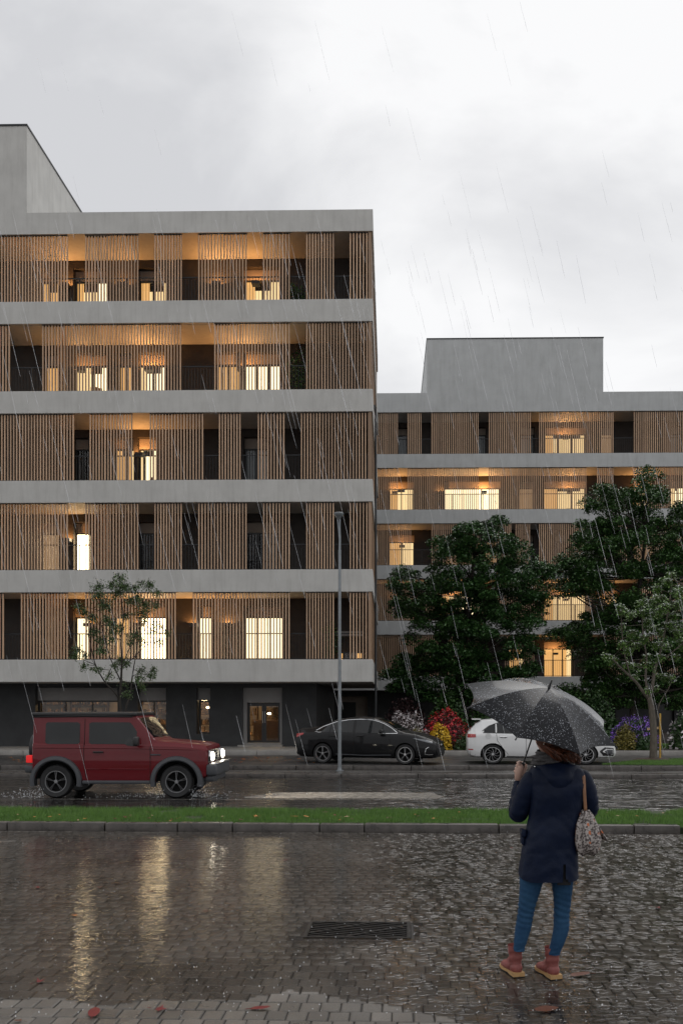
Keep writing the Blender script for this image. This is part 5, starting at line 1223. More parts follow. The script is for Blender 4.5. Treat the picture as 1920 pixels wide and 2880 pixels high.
MB().bbox((.57, 0, 1.79), (2.26, 1.55, .085), .03, seg=3).build('roof_panel', M_blkpl, RC, smooth=True)
kz.strip('shoulder_crease', M_red, [(-.45, 1.075), (1.5, 1.065), (3.1, 1.035)], .022, .0)
kz.strip('lower_crease', M_red, [(.62, .62), (1.96, .62)], .02, .002)
MB().bbox((1.30, -.84, .345), (1.45, .08, .075), .02).bbox((1.30, .84, .345), (1.45, .08, .075), .02).build('side_step', M_greypl, RC, smooth=True)
for x in (.60, 2.02): kz.strip('door_seam', M_well, [(x, 1.12), (x, .75), (x - (.0 if x > 1 else -.05), .42)], .012, .002)
kz.strip('door_seam', M_well, [(.60, 1.12), (.605, 1.70)], .012, .002)
kz.strip('door_handle', M_blkpl, [(.80, .985), (1.02, .985)], .035, .016)
kz.strip('roof_rail', M_blkpl, [(-.35, 1.79), (1.5, 1.80)], .03, .0)
kz.strip('side_badge', M_greypl, [(2.03, .93), (2.24, .93)], .03, .006)
lens_box(RC, 'mirror', M_blkpl, (1.76, -.98, 1.22), (.11, .22, .20), .04); lens_box(RC, 'mirror', M_blkpl, (1.76, .98, 1.22), (.11, .22, .20), .04)
MB().bbox((3.31, 0, .60), (.26, 1.60, .26), .06, seg=3).bbox((3.25, 0, .415), (.22, 1.45, .14), .04, seg=2).build('front_bumper', M_greypl, RC, smooth=True)
MB().bbox((3.36, 0, .735), (.18, 1.5, .03), .012).build('bumper_guard', M_alloy, RC, smooth=True)
MB().bbox((-.58, 0, .62), (.22, 1.62, .17), .04, seg=2).build('rear_bumper', M_greypl, RC, smooth=True)
lens_box(RC, 'tail_light', emat('tail_light_lit', (1, .03, .03), .35, base=(.4, .01, .01)), (-.60, -.70, .83), (.14, .16, .16), .02); lens_box(RC, 'tail_light', M_taill, (-.60, .70, .83), (.14, .16, .16), .02)
MB().box(3.235, 3.25, -.74, .74, .76, 1.02).build('grille', M_blkpl, RC)
for k in range(5): MB().box(3.25, 3.262, -.30 + k * .13, -.26 + k * .13, .80, .99).build('grille_slot', M_greypl, RC)
M_lit = emat('headlight_lit', (1, .90, .70), 14)
for sg in (-1, 1):
    h = MB().lathe([(.125, 0), (.125, .05), (.11, .06)], 24, Matrix.Translation((3.235, sg * .60, .89)) @ Matrix.Rotation(R(90), 4, 'Y')).build('headlight', M_chrome, RC, smooth=True)
    MB().ball((0, 0, 0), (.100, .100, .055), 20, 8).build('lens', M_lit, h, smooth=True, loc=(3.296, sg * .60, .89), rot=(0, R(90), 0))
    l = bpy.data.lights.new('headlight_beam', 'SPOT'); l.energy = 260; l.color = (1, .86, .66); l.spot_size = R(75); l.spot_blend = 0.8; l.shadow_soft_size = 0.08
    lo_ = bpy.data.objects.new('headlight_beam', l); C.objects.link(lo_); lo_.parent = RC; lo_.location = (3.37, sg * .60, .89); lo_.rotation_euler = Vector((1, -.06, -.14)).to_track_quat('-Z', 'Y').to_euler()
sp = empty('spare_wheel', (-.68, 0.05, 1.02), R(90), RC)
MB().lathe([(.22, -.11), (.33, -.12), (.355, -.06), (.355, .06), (.33, .12), (0, .13)], 30, axis='y').build('tyre', M_tyre, sp, smooth=True)
for y in (-.05, .5): MB().tube([(2.10, y, 1.285), (2.02, y - .5, 1.34)], .012, 5).build('wiper', M_blkpl, RC)
for sg, xx in ((-1, 1.15), (1, 1.15)):
    MB().bbox((xx, sg * .36, .95), (.45, .48, .5), .1).bbox((xx - .22, sg * .36, 1.25), (.12, .46, .6), .05).build('seat', M_blkpl, RC, smooth=True)
# ================================================================== the woman with the umbrella
M_skin = pmat('skin', (0.62, 0.40, 0.32), 0.5, 0.06, 12)
M_coat = pmat('navy_coat', (0.0065, 0.0115, 0.030), 0.5, 0.15, 9, 0.35, 30, spec=0.13)
M_jeans = pmat('blue_denim', (0.011, 0.042, 0.100), 0.8, 0.3, 6, 0.2, 150, col2=(0.026, 0.078, 0.155), spec=0.2)
M_boot = pmat('red_brown_leather', (0.25, 0.080, 0.072), 0.42, 0.2, 14, 0.4, 45, spec=0.3)
M_sole = pmat('tan_sole', (0.46, 0.28, 0.12), 0.6, 0.1)
M_solebk = pmat('black_rubber', (0.012, 0.012, 0.012), 0.5)
M_scarf = pmat('grey_scarf', (0.085, 0.080, 0.082), 0.9, 0.35, 16, 0.8, 60)
M_hair = pmat('auburn_hair', (0.050, 0.017, 0.009), 0.33, 0.5, 30, rand=0.55, col2=(0.15, 0.048, 0.022))
HEEL = ((1459, 2750, R(13)), (1560, 2757, R(15)))
M_lace = pmat('lace', (0.35, 0.28, 0.16), 0.8)
YP = 6.36
def W(px, py, dy=0.0): return Vector(P(px, py, YP + dy))
O = Vector((XX(1545, YP), YP, 0))
def ring_loft(sections, n=28, mod=None):
    """sections: list of (centre, half width, half depth[, roll]); returns grid arrays"""
    vs = []
    for i, sct in enumerate(sections):
        c, a, b_ = sct[:3]
        for j in range(n):
            t_ = 2 * math.pi * j / n
            ct, st = math.cos(t_), math.sin(t_); e_ = 0.86
            x = math.copysign(abs(ct) ** e_, ct) * a; y = math.copysign(abs(st) ** e_, st) * b_
            p = Vector((c[0] + x, c[1] + y, c[2]))
            if mod: p = mod(p, i / (len(sections) - 1), t_)
            vs.append(p)
    fs = []
    for i in range(len(sections) - 1):
        for j in range(n): fs.append((i * n + j, i * n + (j + 1) % n, (i + 1) * n + (j + 1) % n, (i + 1) * n + j))
    return vs, fs, n
def resample(sec, k=6):
    out = []
    for i in range(len(sec) - 1):
        p0, p1, p2, p3 = sec[max(0, i - 1)], sec[i], sec[i + 1], sec[min(len(sec) - 1, i + 2)]
        for s_ in range(k):
            u = s_ / k
            f = lambda a, b_, c, d: 0.5 * ((2 * b_) + (c - a) * u + (2 * a - 5 * b_ + 4 * c - d) * u * u + (3 * b_ - a - 3 * c + d) * u ** 3)
            out.append((Vector([f(p0[0][q], p1[0][q], p2[0][q], p3[0][q]) for q in range(3)]), f(p0[1], p1[1], p2[1], p3[1]), f(p0[2], p1[2], p2[2], p3[2])))
    out.append(sec[-1]); return out
def wr(p, f, amp, seed=0.0):
    return amp * mnoise.noise(Vector((p[0] * f[0] + seed, p[1] * f[1], p[2] * f[2])))

# ---- body: one continuous skinned figure
bmv, bme, brad = [], [], []
def bv(p, r): bmv.append(p - O); brad.append(r); return len(bmv) - 1
pel = bv(W(1540, 2405), 0.085)
sp1 = bv(W(1545, 2350), 0.10); sp2 = bv(W(1555, 2250), 0.115); nk0 = bv(W(1555, 2165), 0.055); nk = bv(W(1550, 2130, 0.03), 0.052)
bme += [(pel, sp1), (sp1, sp2), (sp2, nk0), (nk0, nk)]
for hip, kn, (hx_, hy_, an_) in (((1500, 2460), (1480, 2560), HEEL[0]), ((1578, 2460), (1580, 2560), HEEL[1])):
    hw_ = Vector((XX(hx_, GY(hy_)), GY(hy_), 0)); dr_ = Vector((-math.sin(an_), math.cos(an_), 0))
    h = bv(W(*hip), 0.066); k_ = bv(W(kn[0], kn[1], 0.02), 0.046); cf = bv(W(kn[0] - 7, 2618, 0.012), 0.030); a_ = bv(hw_ + dr_ * .062 + Vector((0, 0, .20)), 0.020); f_ = bv(hw_ + dr_ * .062 + Vector((0, 0, .075)), 0.028); t_ = bv(hw_ + dr_ * .17 + Vector((0, 0, .05)), 0.020)
    bme += [(pel, h), (h, k_), (k_, cf), (cf, a_), (a_, f_), (f_, t_)]
# left arm raised to the umbrella grip, right arm bent in front
ls = bv(W(1495, 2190), 0.055); le = bv(W(1457, 2285, 0.06), 0.042); lm = bv(W(1459, 2235, 0.17), 0.033); lwr = bv(W(1458, 2196, 0.24), 0.023)
rs = bv(W(1630, 2192), 0.055); re = bv(W(1656, 2275, 0.02), 0.042); rw_ = bv(W(1640, 2290, 0.24), 0.026); rh = bv(W(1620, 2290, 0.31), 0.028)
palm = bv(W(1454, 2178, 0.25), 0.026)
bme += [(sp2, ls), (ls, le), (le, lm), (lm, lwr), (lwr, palm), (sp2, rs), (rs, re), (re, rw_), (rw_, rh)]
me = bpy.data.meshes.new('person'); me.from_pydata([tuple(v) for v in bmv], bme, []); body = link('person', me, None)
body.location = O
sk = body.modifiers.new('skin', 'SKIN'); sk.use_smooth_shade = True
for i, v in enumerate(me.skin_vertices[0].data): v.radius = (brad[i], brad[i]); v.use_root = (i == pel)
ss = body.modifiers.new('sub', 'SUBSURF'); ss.levels = 2; ss.render_levels = 2
bpy.context.view_layer.update()
me2 = bpy.data.meshes.new_from_object(body.evaluated_get(bpy.context.evaluated_depsgraph_get())); body.modifiers.clear(); body.data = me2
# head (turned to the left), ear and the fingers join the body's mesh
HC = W(1541, 2074, 0.02) - O
hb = bmesh.new(); hb.from_mesh(me2)
def addto(mb):
    b_ = len(hb.verts); vv = [hb.verts.new(Vector(p)) for p in mb.v]
    for f in mb.f:
        try: hb.faces.new([vv[i] for i in f]).smooth = True
        except ValueError: pass
turn = Matrix.Translation(HC) @ Matrix.Rotation(R(52), 4, 'Z') @ Matrix.Rotation(R(4), 4, 'X')    # face looks along local +y
def headfn(u, v):
    th = math.pi * v; ph = 2 * math.pi * u
    x, y, z = math.sin(th) * math.cos(ph), math.sin(th) * math.sin(ph), math.cos(th)
    X_, Y_, Z_ = 0.076 * x, 0.096 * y, 0.118 * z
    if y > 0:
        Y_ *= 1 - 0.12 * max(0, -z); fz = -z
        if z < -0.25: X_ *= 1 - 0.38 * (-z - 0.25)
        front = max(0, y) ** 6
        Y_ += front * (0.020 * math.exp(-((z + 0.12) / 0.10) ** 2) * math.exp(-(x / 0.16) ** 2) * 1.6           # nose
                       - 0.010 * math.exp(-((z - 0.10) / 0.10) ** 2) * math.exp(-((abs(x) - 0.38) / 0.16) ** 2)    # eye sockets
                       + 0.006 * math.exp(-((z + 0.42) / 0.06) ** 2) * math.exp(-(x / 0.3) ** 2)                    # lips
                       + 0.012 * math.exp(-((z + 0.80) / 0.12) ** 2))                                             # chin
    else:
        if z < -0.3: Y_ *= 1 - 0.5 * (-z - 0.3)
    return turn @ Vector((X_, Y_, Z_))
addto(MB().grid(headfn, 44, 32, closed=True))
for sg in (-1, 1):
    addto(MB().tube([turn @ Vector((sg * 0.074, -0.012, 0.022)), turn @ Vector((sg * 0.087, -0.022, 0.024)), turn @ Vector((sg * 0.090, -0.026, 0.0)), turn @ Vector((sg * 0.082, -0.016, -0.030)), turn @ Vector((sg * 0.074, -0.010, -0.034))], [0.006, 0.010, 0.011, 0.008, 0.005], 7))
    addto(MB().ball(turn @ Vector((sg * 0.030, 0.083, 0.012)), 0.0115, 8, 6))
addto(MB().tube([W(1552, 2150, 0.01) - O, W(1548, 2110, 0.02) - O, HC + Vector((0, 0, -0.02))], [0.055, 0.050, 0.05], 14))
# hand closed round the grip: the shaft passes through G along AX
TIP = W(1543, 1934, -0.02); GRIP = W(1460, 2178, 0.23); AX = (TIP - GRIP).normalized()
G = GRIP + AX * 0.045 - O
ex = Vector((1, 0, 0)); ex = (ex - AX * ex.dot(AX)).normalized(); ey = AX.cross(ex)
pc = palm_c = G - ey * 0.030 - ex * 0.012
addto(MB().tube([W(1458, 2202, 0.235) - O, G - AX * 0.066 - ey * 0.028 - ex * 0.012, G - AX * 0.040 - ey * 0.031 - ex * 0.017, G - AX * 0.005 - ey * 0.031 - ex * 0.019, G + AX * 0.030 - ey * 0.027 - ex * 0.019, G + AX * 0.044 - ey * 0.022 - ex * 0.018], [0.023, 0.025, 0.028, 0.029, 0.022, 0.010], 12, flat=0.6))
def polar(a, r_, h_): return G + AX * h_ + (ex * math.cos(R(a)) + ey * math.sin(R(a))) * r_
for k in range(4):       # four unequal fingers: knuckle on the back of the hand, round the far side, tip coming back on the right
    h_ = 0.038 - 0.0225 * k; L_ = (0.94, 1.0, 0.96, 0.82)[k]
    pts = [polar(238, 0.032, h_ - 0.004), polar(212, 0.041, h_ + 0.002), polar(180, 0.040, h_ + 0.003), polar(135, 0.033, h_ + 0.001), polar(85, 0.027, h_ - 0.002), polar(40 + 30 * (1 - L_), 0.025, h_ - 0.004), polar(5 + 60 * (1 - L_), 0.024, h_ - 0.006)]
    addto(MB().tube(pts, [0.0085, 0.0112, 0.0100, 0.0100, 0.0095, 0.0088, 0.0062], 8))
thp = [polar(262, 0.034, -0.045), polar(292, 0.036, -0.012), polar(318, 0.029, 0.022), polar(345, 0.024, 0.046)]
addto(MB().tube(thp, [0.016, 0.0135, 0.0118, 0.0075], 8))
hb.to_mesh(me2); hb.free(); me2.materials.clear(); me2.materials.append(M_skin)
me2.shade_smooth(); me2.name = 'person'; body.name = 'person'
tag(body, 'woman seen from behind in a navy hooded coat, jeans and red-brown boots, holding an umbrella', 'person')
def wear(name, mb, m, smooth=True, angle=60, rc=True):
    mb.v = [tuple(Vector(p) - O) for p in mb.v]
    return mb.build(name, m, body, smooth=smooth, angle=angle, recalc=rc)

# ---- coat: torso, two sleeves, hood
def S_(py, xl, xr, dep, dy=0.0):
    a, b_ = W(xl, py, dy), W(xr, py, dy); return (Vector(((a.x + b_.x) / 2, YP + dy, a.z)), (b_.x - a.x) / 2, dep)
sec = [S_(2136, 1530, 1585, .055, .02), S_(2150, 1505, 1612, .085, .01), S_(2163, 1491, 1634, .105), S_(2185, 1483, 1645, .125), S_(2220, 1485, 1643, .14), S_(2260, 1490, 1634, .142), S_(2300, 1486, 1624, .138), S_(2340, 1477, 1620, .142), S_(2390, 1468, 1621, .15), S_(2430, 1462, 1622, .155), S_(2458, 1459, 1623, .158)]
sec = resample(sec, 7)
def crease(p):
    # sharp-crested pulls in the cloth, running down and outwards from the back
    s_ = p.z * 1.0 + 0.9 * abs(p.x - O.x); n_ = mnoise.noise(Vector((s_ * 11, (p.x - O.x) * 4 + 3, 2.0))) + 0.5 * mnoise.noise(Vector((p.x * 22, p.y * 6, p.z * 9)))
    return 0.010 * (0.35 - min(0.7, abs(n_))) if n_ else 0
def coatmod(p, v, t_):
    back = max(0, -math.sin(t_)); q = p.copy()
    k = 0.25 + 0.75 * min(1, v * 1.6)
    dx = wr(p, (6, 6, 4), 0.007, 3) + crease(p)
    q.x += math.cos(t_) * dx * k; q.y += math.sin(t_) * (dx * 1.5 * k) - back * 0.010 * math.sin(v * 22 + p.x * 9) * (0.35 < v < 0.8)
    # hem lower in the middle of the back, small waist
    if v > 0.86: q.z -= 0.062 * back ** 0.7 * ((v - 0.86) / 0.14) * (0.75 + 0.25 * math.sin(p.x * 8 + 1))
    return q
vs, fs, n = ring_loft(sec, 64, coatmod)
# open vent in the back, right of the middle
vent_x = W(1574, 2440).x; keep = []
for f in fs:
    c = sum((vs[i] for i in f), Vector()) / len(f)
    vz = W(1574, 2418).z
    if c.y < YP - 0.05 and c.z < vz and abs(c.x - vent_x) < 0.004 + 0.018 * (vz - c.z) / 0.16: continue
    keep.append(f)
ct = MB().add(vs, keep)
wear('coat', ct, M_coat)
vb = MB().grid(lambda u, v: (vent_x - 0.045 + 0.09 * u, YP - 0.118 - 0.01 * v, W(0, 2412).z - 0.165 * v), 5, 6); wear('coat_lining', vb, pmat('coat_lining', (0.004, 0.004, 0.006), 0.8))
def sleeve(pts, name):
    sec_ = resample([(Vector(p), r, r) for p, r in pts], 8)
    path = [q[0] for q in sec_]; rad = [q[1] for q in sec_]; mb = MB().tube(path, rad, 22)
    out_ = []
    for i, p in enumerate(mb.v):
        p = Vector(p); k = i // 22; c = path[min(k, len(path) - 1)]; d = (p - c)
        s_ = 1 + 0.06 * (0.4 - abs(mnoise.noise(Vector((p.x * 9, p.y * 9, p.z * 24))))) * 2 + 0.05 * math.sin(k * 1.15 + d.x * 40) * (0.35 < k / len(path) < 0.75) + 0.05 * mnoise.noise(p * 22)
        out_.append(tuple(c + d * s_))
    mb.v = out_; wear(name, mb, M_coat)
sleeve([(W(1510, 2178, .0), .045), (W(1494, 2196, .0), .068), (W(1474, 2240, .03), .070), (W(1461, 2278, .06), .066), (W(1456, 2286, .10), .062), (W(1455, 2262, .15), .058), (W(1458, 2226, .20), .050), (W(1459, 2203, .235), .040), (W(1459, 2197, .24), .030)], 'sleeve')
sleeve([(W(1618, 2176, .0), .045), (W(1636, 2192, .0), .066), (W(1650, 2230, .0), .066), (W(1657, 2262, .02), .060), (W(1655, 2280, .07), .056), (W(1646, 2286, .16), .048), (W(1636, 2288, .24), .038)], 'sleeve')
def hoodfn(u, v):
    # u across the back, v from the neck down the hood: a soft pouch lying on the shoulders
    a = math.pi * (u - 0.5) * 1.05
    wid = 0.172 * (1 - 0.10 * v) * (1 - 0.42 * v ** 3); top_ = W(1562, 2150, 0).z + 0.012 * math.cos(a * 2)
    sag = 0.012 + 0.20 * (math.cos(a) ** 0.9 if math.cos(a) > 0 else 0)
    x = W(1563, 2150, 0).x + math.sin(a) * wid
    z = top_ - sag * v + 0.010 * math.sin(v * 9 + u * 4) * v * (1 - v)
    bulge = math.sin(math.pi * min(1, v * 1.02)) ** 0.75
    y = YP + 0.03 - math.cos(a) * (0.125 + 0.050 * bulge + 0.02 * v) + wr((x, 0, z), (14, 1, 20), 0.012, 5)
    if v > 0.94: y += 0.07 * (v - 0.94) / 0.06
    return (x, y, z)
wear('hood', MB().grid(hoodfn, 34, 26), M_coat, rc=False)
def collar(u, v):
    a = 2 * math.pi * u; r_ = 0.088 + 0.05 * v
    return (W(1556, 0).x + math.cos(a) * r_ * 1.12 + wr((math.cos(a), math.sin(a), v), (3, 3, 4), 0.012), YP + 0.02 + math.sin(a) * r_ * 0.95, W(0, 2141).z - 0.055 * v + 0.010 * math.sin(a * 3))
wear('collar', MB().grid(collar, 40, 8, closed=True), M_coat)
MB_ = MB().ball(W(1503, 2156, -0.06), 0.007, 8, 6); wear('snap_button', MB_, M_chrome)
# pocket edge at the left hip
wear('pocket_flap', MB().bbox(W(1470, 2342, 0.0), (0.035, 0.10, 0.055), 0.012, None).bbox(W(1468, 2362, 0.01), (0.02, 0.09, 0.06), 0.008, None), M_coat)
# ---- scarf
def scarf(u, v):
    a = 2 * math.pi * u; r_ = 0.072 + 0.034 * math.sin(math.pi * v) + 0.016 * v
    x = W(1545, 0).x + 0.014 * (0.5 - v) + math.cos(a) * r_ * 1.06; y = YP + 0.03 + math.sin(a) * r_; z = W(0, 2108).z - 0.118 * v
    k = 0.010 * math.sin(v * 17 + math.sin(a * 2 + 1) * 2.2) + 0.007 * math.sin(v * 31 + a * 3)
    return (x + math.cos(a) * k, y + math.sin(a) * k, z + 0.016 * math.sin(a + 0.6))
wear('scarf', MB().grid(scarf, 60, 40, closed=True), M_scarf)
# ---- hair: a cap over the skull and locks falling on the hood
hm = MB(); random.seed(5)
def capfn(u, v):
    ph = 2 * math.pi * u; th = math.pi * v * 0.74
    lim = 0.42 + 0.30 * (0.5 - 0.5 * math.sin(ph))            # higher at the face
    th = math.pi * v * lim
    x, y, z = math.sin(th) * math.cos(ph), math.sin(th) * math.sin(ph), math.cos(th)
    k = 1 + 0.02 * math.sin(ph * 26 + 2 * math.sin(v * 6))
    return turn @ Vector((0.084 * x * k, 0.104 * y * k - 0.004, 0.126 * z * k))
hm.grid(lambda u, v: Vector(capfn(u, v)) + O, 60, 18, closed=True)
for i in range(420):
    ph = R(random.uniform(152, 388)); th = R(random.uniform(20, 100))
    pr = [turn @ Vector((0.086 * math.sin(t_) * math.cos(ph), 0.107 * math.sin(t_) * math.sin(ph) - .004, 0.129 * math.cos(t_))) + O for t_ in (th, (th + R(118)) / 2, R(112))]
    e_ = pr[-1]; A_ = ph + R(52); sx_ = (math.cos(A_) + 0.92) / 1.92
    end = Vector((W(1546 + 76 * sx_ + random.gauss(0, 3), 0).x, YP - .055 + .055 * math.sin(A_) + random.gauss(0, .006), W(0, random.uniform(2118, 2143) - 10 * (1 - sx_)).z))
    mid = e_ * 0.5 + end * 0.5 + Vector((0.006 * math.cos(A_), 0.010 * math.sin(A_), 0.0))
    curl = random.gauss(0, .004)
    pts = pr + [mid, end * 0.6 + mid * 0.4 + Vector((curl, -0.008, 0)), end, end + Vector((curl, 0.004, -0.012))]
    hm.tube(pts, [.004, .006, .007, .007, .006, .0045, .0012], 5, flat=0.7)
for i in range(26):       # fringe over the temple
    a = R(random.uniform(55, 125)); p0 = turn @ Vector((0.04 * math.cos(a), 0.06 * math.sin(a), 0.112)) + O; p1 = turn @ Vector((0.078 * math.cos(a), 0.108 * math.sin(a), 0.055 + random.gauss(0, .008))) + O; p2 = turn @ Vector((0.080 * math.cos(a), 0.107 * math.sin(a), 0.030 + random.gauss(0, .01))) + O
    hm.tube([p0, p1, p2], [.004, .006, .0015], 4)
wear('hair', hm, M_hair, angle=80, rc=False)
wear('earring', MB().ball(turn @ Vector((-0.092, -0.016, -0.042)) + O, 0.0055, 8, 6), pmat('pearl', (.75, .7, .62), .2))
# ---- jeans
def leg(pts, name):
    sec_ = resample([(W(px, py, dy), r, r * 1.08) for px, py, r, dy in pts], 12)
    def mod(p, v, t_):
        q = p.copy(); kn = math.exp(-((v - 0.46) / 0.14) ** 2) + 0.8 * math.exp(-((v - 0.98) / 0.07) ** 2) + 0.25
        d = 0.0020 * kn * (math.sin(p.z * 170 + 3.0 * math.sin(t_ + v * 5) + 2.2 * mnoise.noise(p * 8)) + 0.8 * mnoise.noise(Vector((p.x * 12, p.y * 12, p.z * 45))))
        q.x += math.cos(t_) * d; q.y += math.sin(t_) * d; return q
    vs, fs, n = ring_loft(sec_, 30, mod); wear(name, MB().add(vs, fs), M_jeans)
leg([(1506, 2425, .096, 0), (1496, 2460, .086, 0), (1490, 2500, .072, .0), (1482, 2540, .060, .01), (1476, 2575, .054, .015), (1470, 2610, .053, .01), (1463, 2645, .045, .0), (1459, 2664, .038, .0), (1459, 2673, .039, .0)], 'jeans_leg')
leg([(1572, 2425, .096, 0), (1578, 2462, .082, 0), (1580, 2500, .068, .0), (1580, 2540, .057, .01), (1578, 2575, .053, .015), (1577, 2610, .053, .01), (1567, 2650, .046, .0), (1559, 2672, .042, .0), (1556, 2683, .042, .0)], 'jeans_leg')
seat = [(W(1539, 2395), .165, .125), (W(1539, 2430), .172, .13), (W(1539, 2455), .168, .125), (W(1539, 2470), .140, .10), (W(1539, 2476), .05, .04)]
vs, fs, n = ring_loft(resample(seat, 6), 40); wear('jeans_seat', MB().add(vs, fs), M_jeans)
# ---- boots
def boot(ax, ay, hx, hy, ang):
    hl = W(hx, hy); hl = Vector((hl.x, EYE * FOC / (hy - PY0), 0)); M = Matrix.Translation(hl - O) @ Matrix.Rotation(ang, 4, 'Z')   # heel at origin, toe along +y
    b_ = empty('boot', tuple(hl - O), 0, body); b_.rotation_euler = (0, 0, ang)
    def upper(u, v):
        # v along the boot: shaft top -> ankle -> toe
        t_ = 2 * math.pi * u
        prof = [(0.050, .054, .052, .205), (0.052, .052, .050, .17), (0.055, .047, .048, .13), (0.065, .044, .052, .095), (0.085, .046, .062, .072)]
        return None
    secs = [((0, .062, .212), .053, .054, 0), ((0, .060, .170), .050, .052, 0), ((0, .060, .125), .045, .050, 4), ((0, .068, .092), .043, .058, 22), ((0, .095, .070), .043, .064, 45), ((0, .135, .055), .047, .046, 68), ((0, .180, .045), .049, .036, 82), ((0, .225, .040), .045, .030, 88), ((0, .255, .036), .032, .020, 90), ((0, .268, .034), .006, .004, 90)]
    nn = 22; vs = []
    for c, a, d, tilt in resample_boot(secs):
        ca, sa = math.cos(R(tilt)), math.sin(R(tilt))
        for j in range(nn):
            t_ = 2 * math.pi * j / nn; x = math.cos(t_) * a; s_ = math.sin(t_) * d
            p = Vector((c[0] + x, c[1] + s_ * ca, c[2] + s_ * sa)); p.z = max(p.z, 0.024)
            p += Vector((math.cos(t_), math.sin(t_), 0)) * (0.003 * math.sin(p.z * 120 + 2 * math.sin(t_)) * (0.06 < p.z < 0.19) )
            vs.append(p)
    k = len(vs) // nn; fs = [(i * nn + j, i * nn + (j + 1) % nn, (i + 1) * nn + (j + 1) % nn, (i + 1) * nn + j) for i in range(k - 1) for j in range(nn)]
    MB().add(vs, fs).build('upper', M_boot, b_, smooth=True, angle=70)
    MB().ball((0, .048, .058), (.043, .050, .048), 16, 10).build('heel_cup', M_boot, b_, smooth=True)
    out_ = [(-.030, .004), (-.040, .03), (-.041, .08), (-.036, .12), (-.046, .17), (-.049, .21), (-.040, .25), (-.018, .277), (.012, .279), (.036, .255), (.049, .21), (.047, .17), (.037, .12), (.041, .08), (.040, .03), (.030, .004), (0, -.003)]
    def slab(z0, z1, g): 
        c = (0, .14); q = [((x - c[0]) * g + c[0], (y - c[1]) * g + c[1]) for x, y in out_]; n_ = len(q)
        return MB().add([(x, y, z0) for x, y in q] + [(x, y, z1) for x, y in q], [tuple(range(n_)), tuple(range(2 * n_ - 1, n_ - 1, -1))] + [(i, (i + 1) % n_, n_ + (i + 1) % n_, n_ + i) for i in range(n_)])
    slab(.010, .030, 1.05).build('midsole', M_sole, b_)
    MB().box(-.043, .043, -.006, .07, .008, .036).build('heel', M_sole, b_)
    tr = slab(.001, .010, 1.03)
    for i in range(9): tr.box(-.046, .046, .0 + i * .03, .016 + i * .03, -.002, .009)
    tr.build('tread', M_solebk, b_)
    lc = MB()
    for i in range(6):
        y = .118 + .012 * i if i < 3 else .112; z = .112 - .012 * i if i < 3 else .118 + .026 * (i - 2)
        lc.tube([(-.026, y, z), (0, y + .012, z + .008), (.026, y, z)], .0035, 4)
    lc.build('laces', M_lace, b_)
def resample_boot(s):
    out_ = []
    for i in range(len(s) - 1):
        for k in range(4):
            u = k / 4; out_.append((tuple(s[i][0][q] * (1 - u) + s[i + 1][0][q] * u for q in range(3)), s[i][1] * (1 - u) + s[i + 1][1] * u, s[i][2] * (1 - u) + s[i + 1][2] * u, s[i][3] * (1 - u) + s[i + 1][3] * u))
    out_.append(s[-1]); return out_
for q_ in HEEL: boot(0, 0, *q_)

# ================================================================== umbrella
M_umb = pmat('umbrella_cloth', (0.0035, 0.004, 0.0065), 0.4, 0.2, 6, 0.0, 60, spec=0.05, coat=1.0)
M_umb.node_tree.nodes['Principled BSDF'].inputs['Coat Roughness'].default_value = 0.13
M_umb.node_tree.nodes['Principled BSDF'].inputs['Coat IOR'].default_value = 1.27
UA = Vector((0.255, -0.385, 0.885)).normalized()
UB = thing('umbrella', 'open black umbrella covered in raindrops, held tilted over the woman', 'umbrella', tuple(TIP))
q_ = UA.to_track_quat('Z', 'Y'); UB.rotation_mode = 'QUATERNION'; UB.rotation_quaternion = q_
RU, DU = 0.558, 0.208
def ribp(phi, t):
    return Vector((RU * t * math.cos(phi), RU * t * math.sin(phi), -DU * (0.30 * t + 0.70 * t ** 2.1)))
def canopy(ph0, u, t):
    a, b_ = ribp(ph0, t), ribp(ph0 + R(45), t); p = a.lerp(b_, u); k = 4 * u * (1 - u)
    p += Vector((0, 0, -0.020)) * k * t * t                        # cloth dips between the ribs
    c = p.copy(); c.z = 0; p -= c * (0.075 * k * t ** 6); p.z += 0.024 * k * t ** 6
    return p
OFF = R(34)
for k in range(8):
    ph = R(45 * k) + OFF
    MB().grid(lambda u, v: canopy(ph, u, 0.02 + 0.98 * v), 13, 16).build('panel', M_umb, UB, smooth=True, angle=180, recalc=False)
M_rib = pmat('umbrella_metal', (0.10, 0.10, 0.11), 0.35, metal=0.7)
for k in range(8):
    ph = R(45 * k) + OFF
    MB().tube([ribp(ph, t) - Vector((0, 0, 0.006)) for t in np.linspace(0.03, 1.02, 9)], 0.0028, 5).build('rib', M_rib, UB)
    MB().tube([Vector((0.01 * math.cos(ph), 0.01 * math.sin(ph), -0.26)), ribp(ph, 0.5) - Vector((0, 0, 0.008))], 0.0025, 4).build('stretcher', M_rib, UB)
    MB().tube([ribp(ph, 0.985), ribp(ph, 1.03)], [0.004, 0.005], 6).build('tip_cap', M_blkpl, UB)
sh = UB.matrix_world
gl2 = q_.inverted() @ (GRIP - TIP)
MB().tube([(0, 0, 0.012), gl2 * 0.92], 0.0058, 8).build('shaft', M_blkpl, UB, smooth=True)
MB().tube([(0, 0, -0.005), (0, 0, 0.02), (0, 0, 0.06)], [0.012, 0.007, 0.0045], 8).build('ferrule', M_blkpl, UB, smooth=True)
MB().tube([gl2 * 0.86, gl2 * 0.90, gl2 * 1.0, gl2 * 1.06], [0.011, 0.0155, 0.0165, 0.012], 10).build('handle', M_blkpl, UB, smooth=True)
random.seed(8); dm = MB()
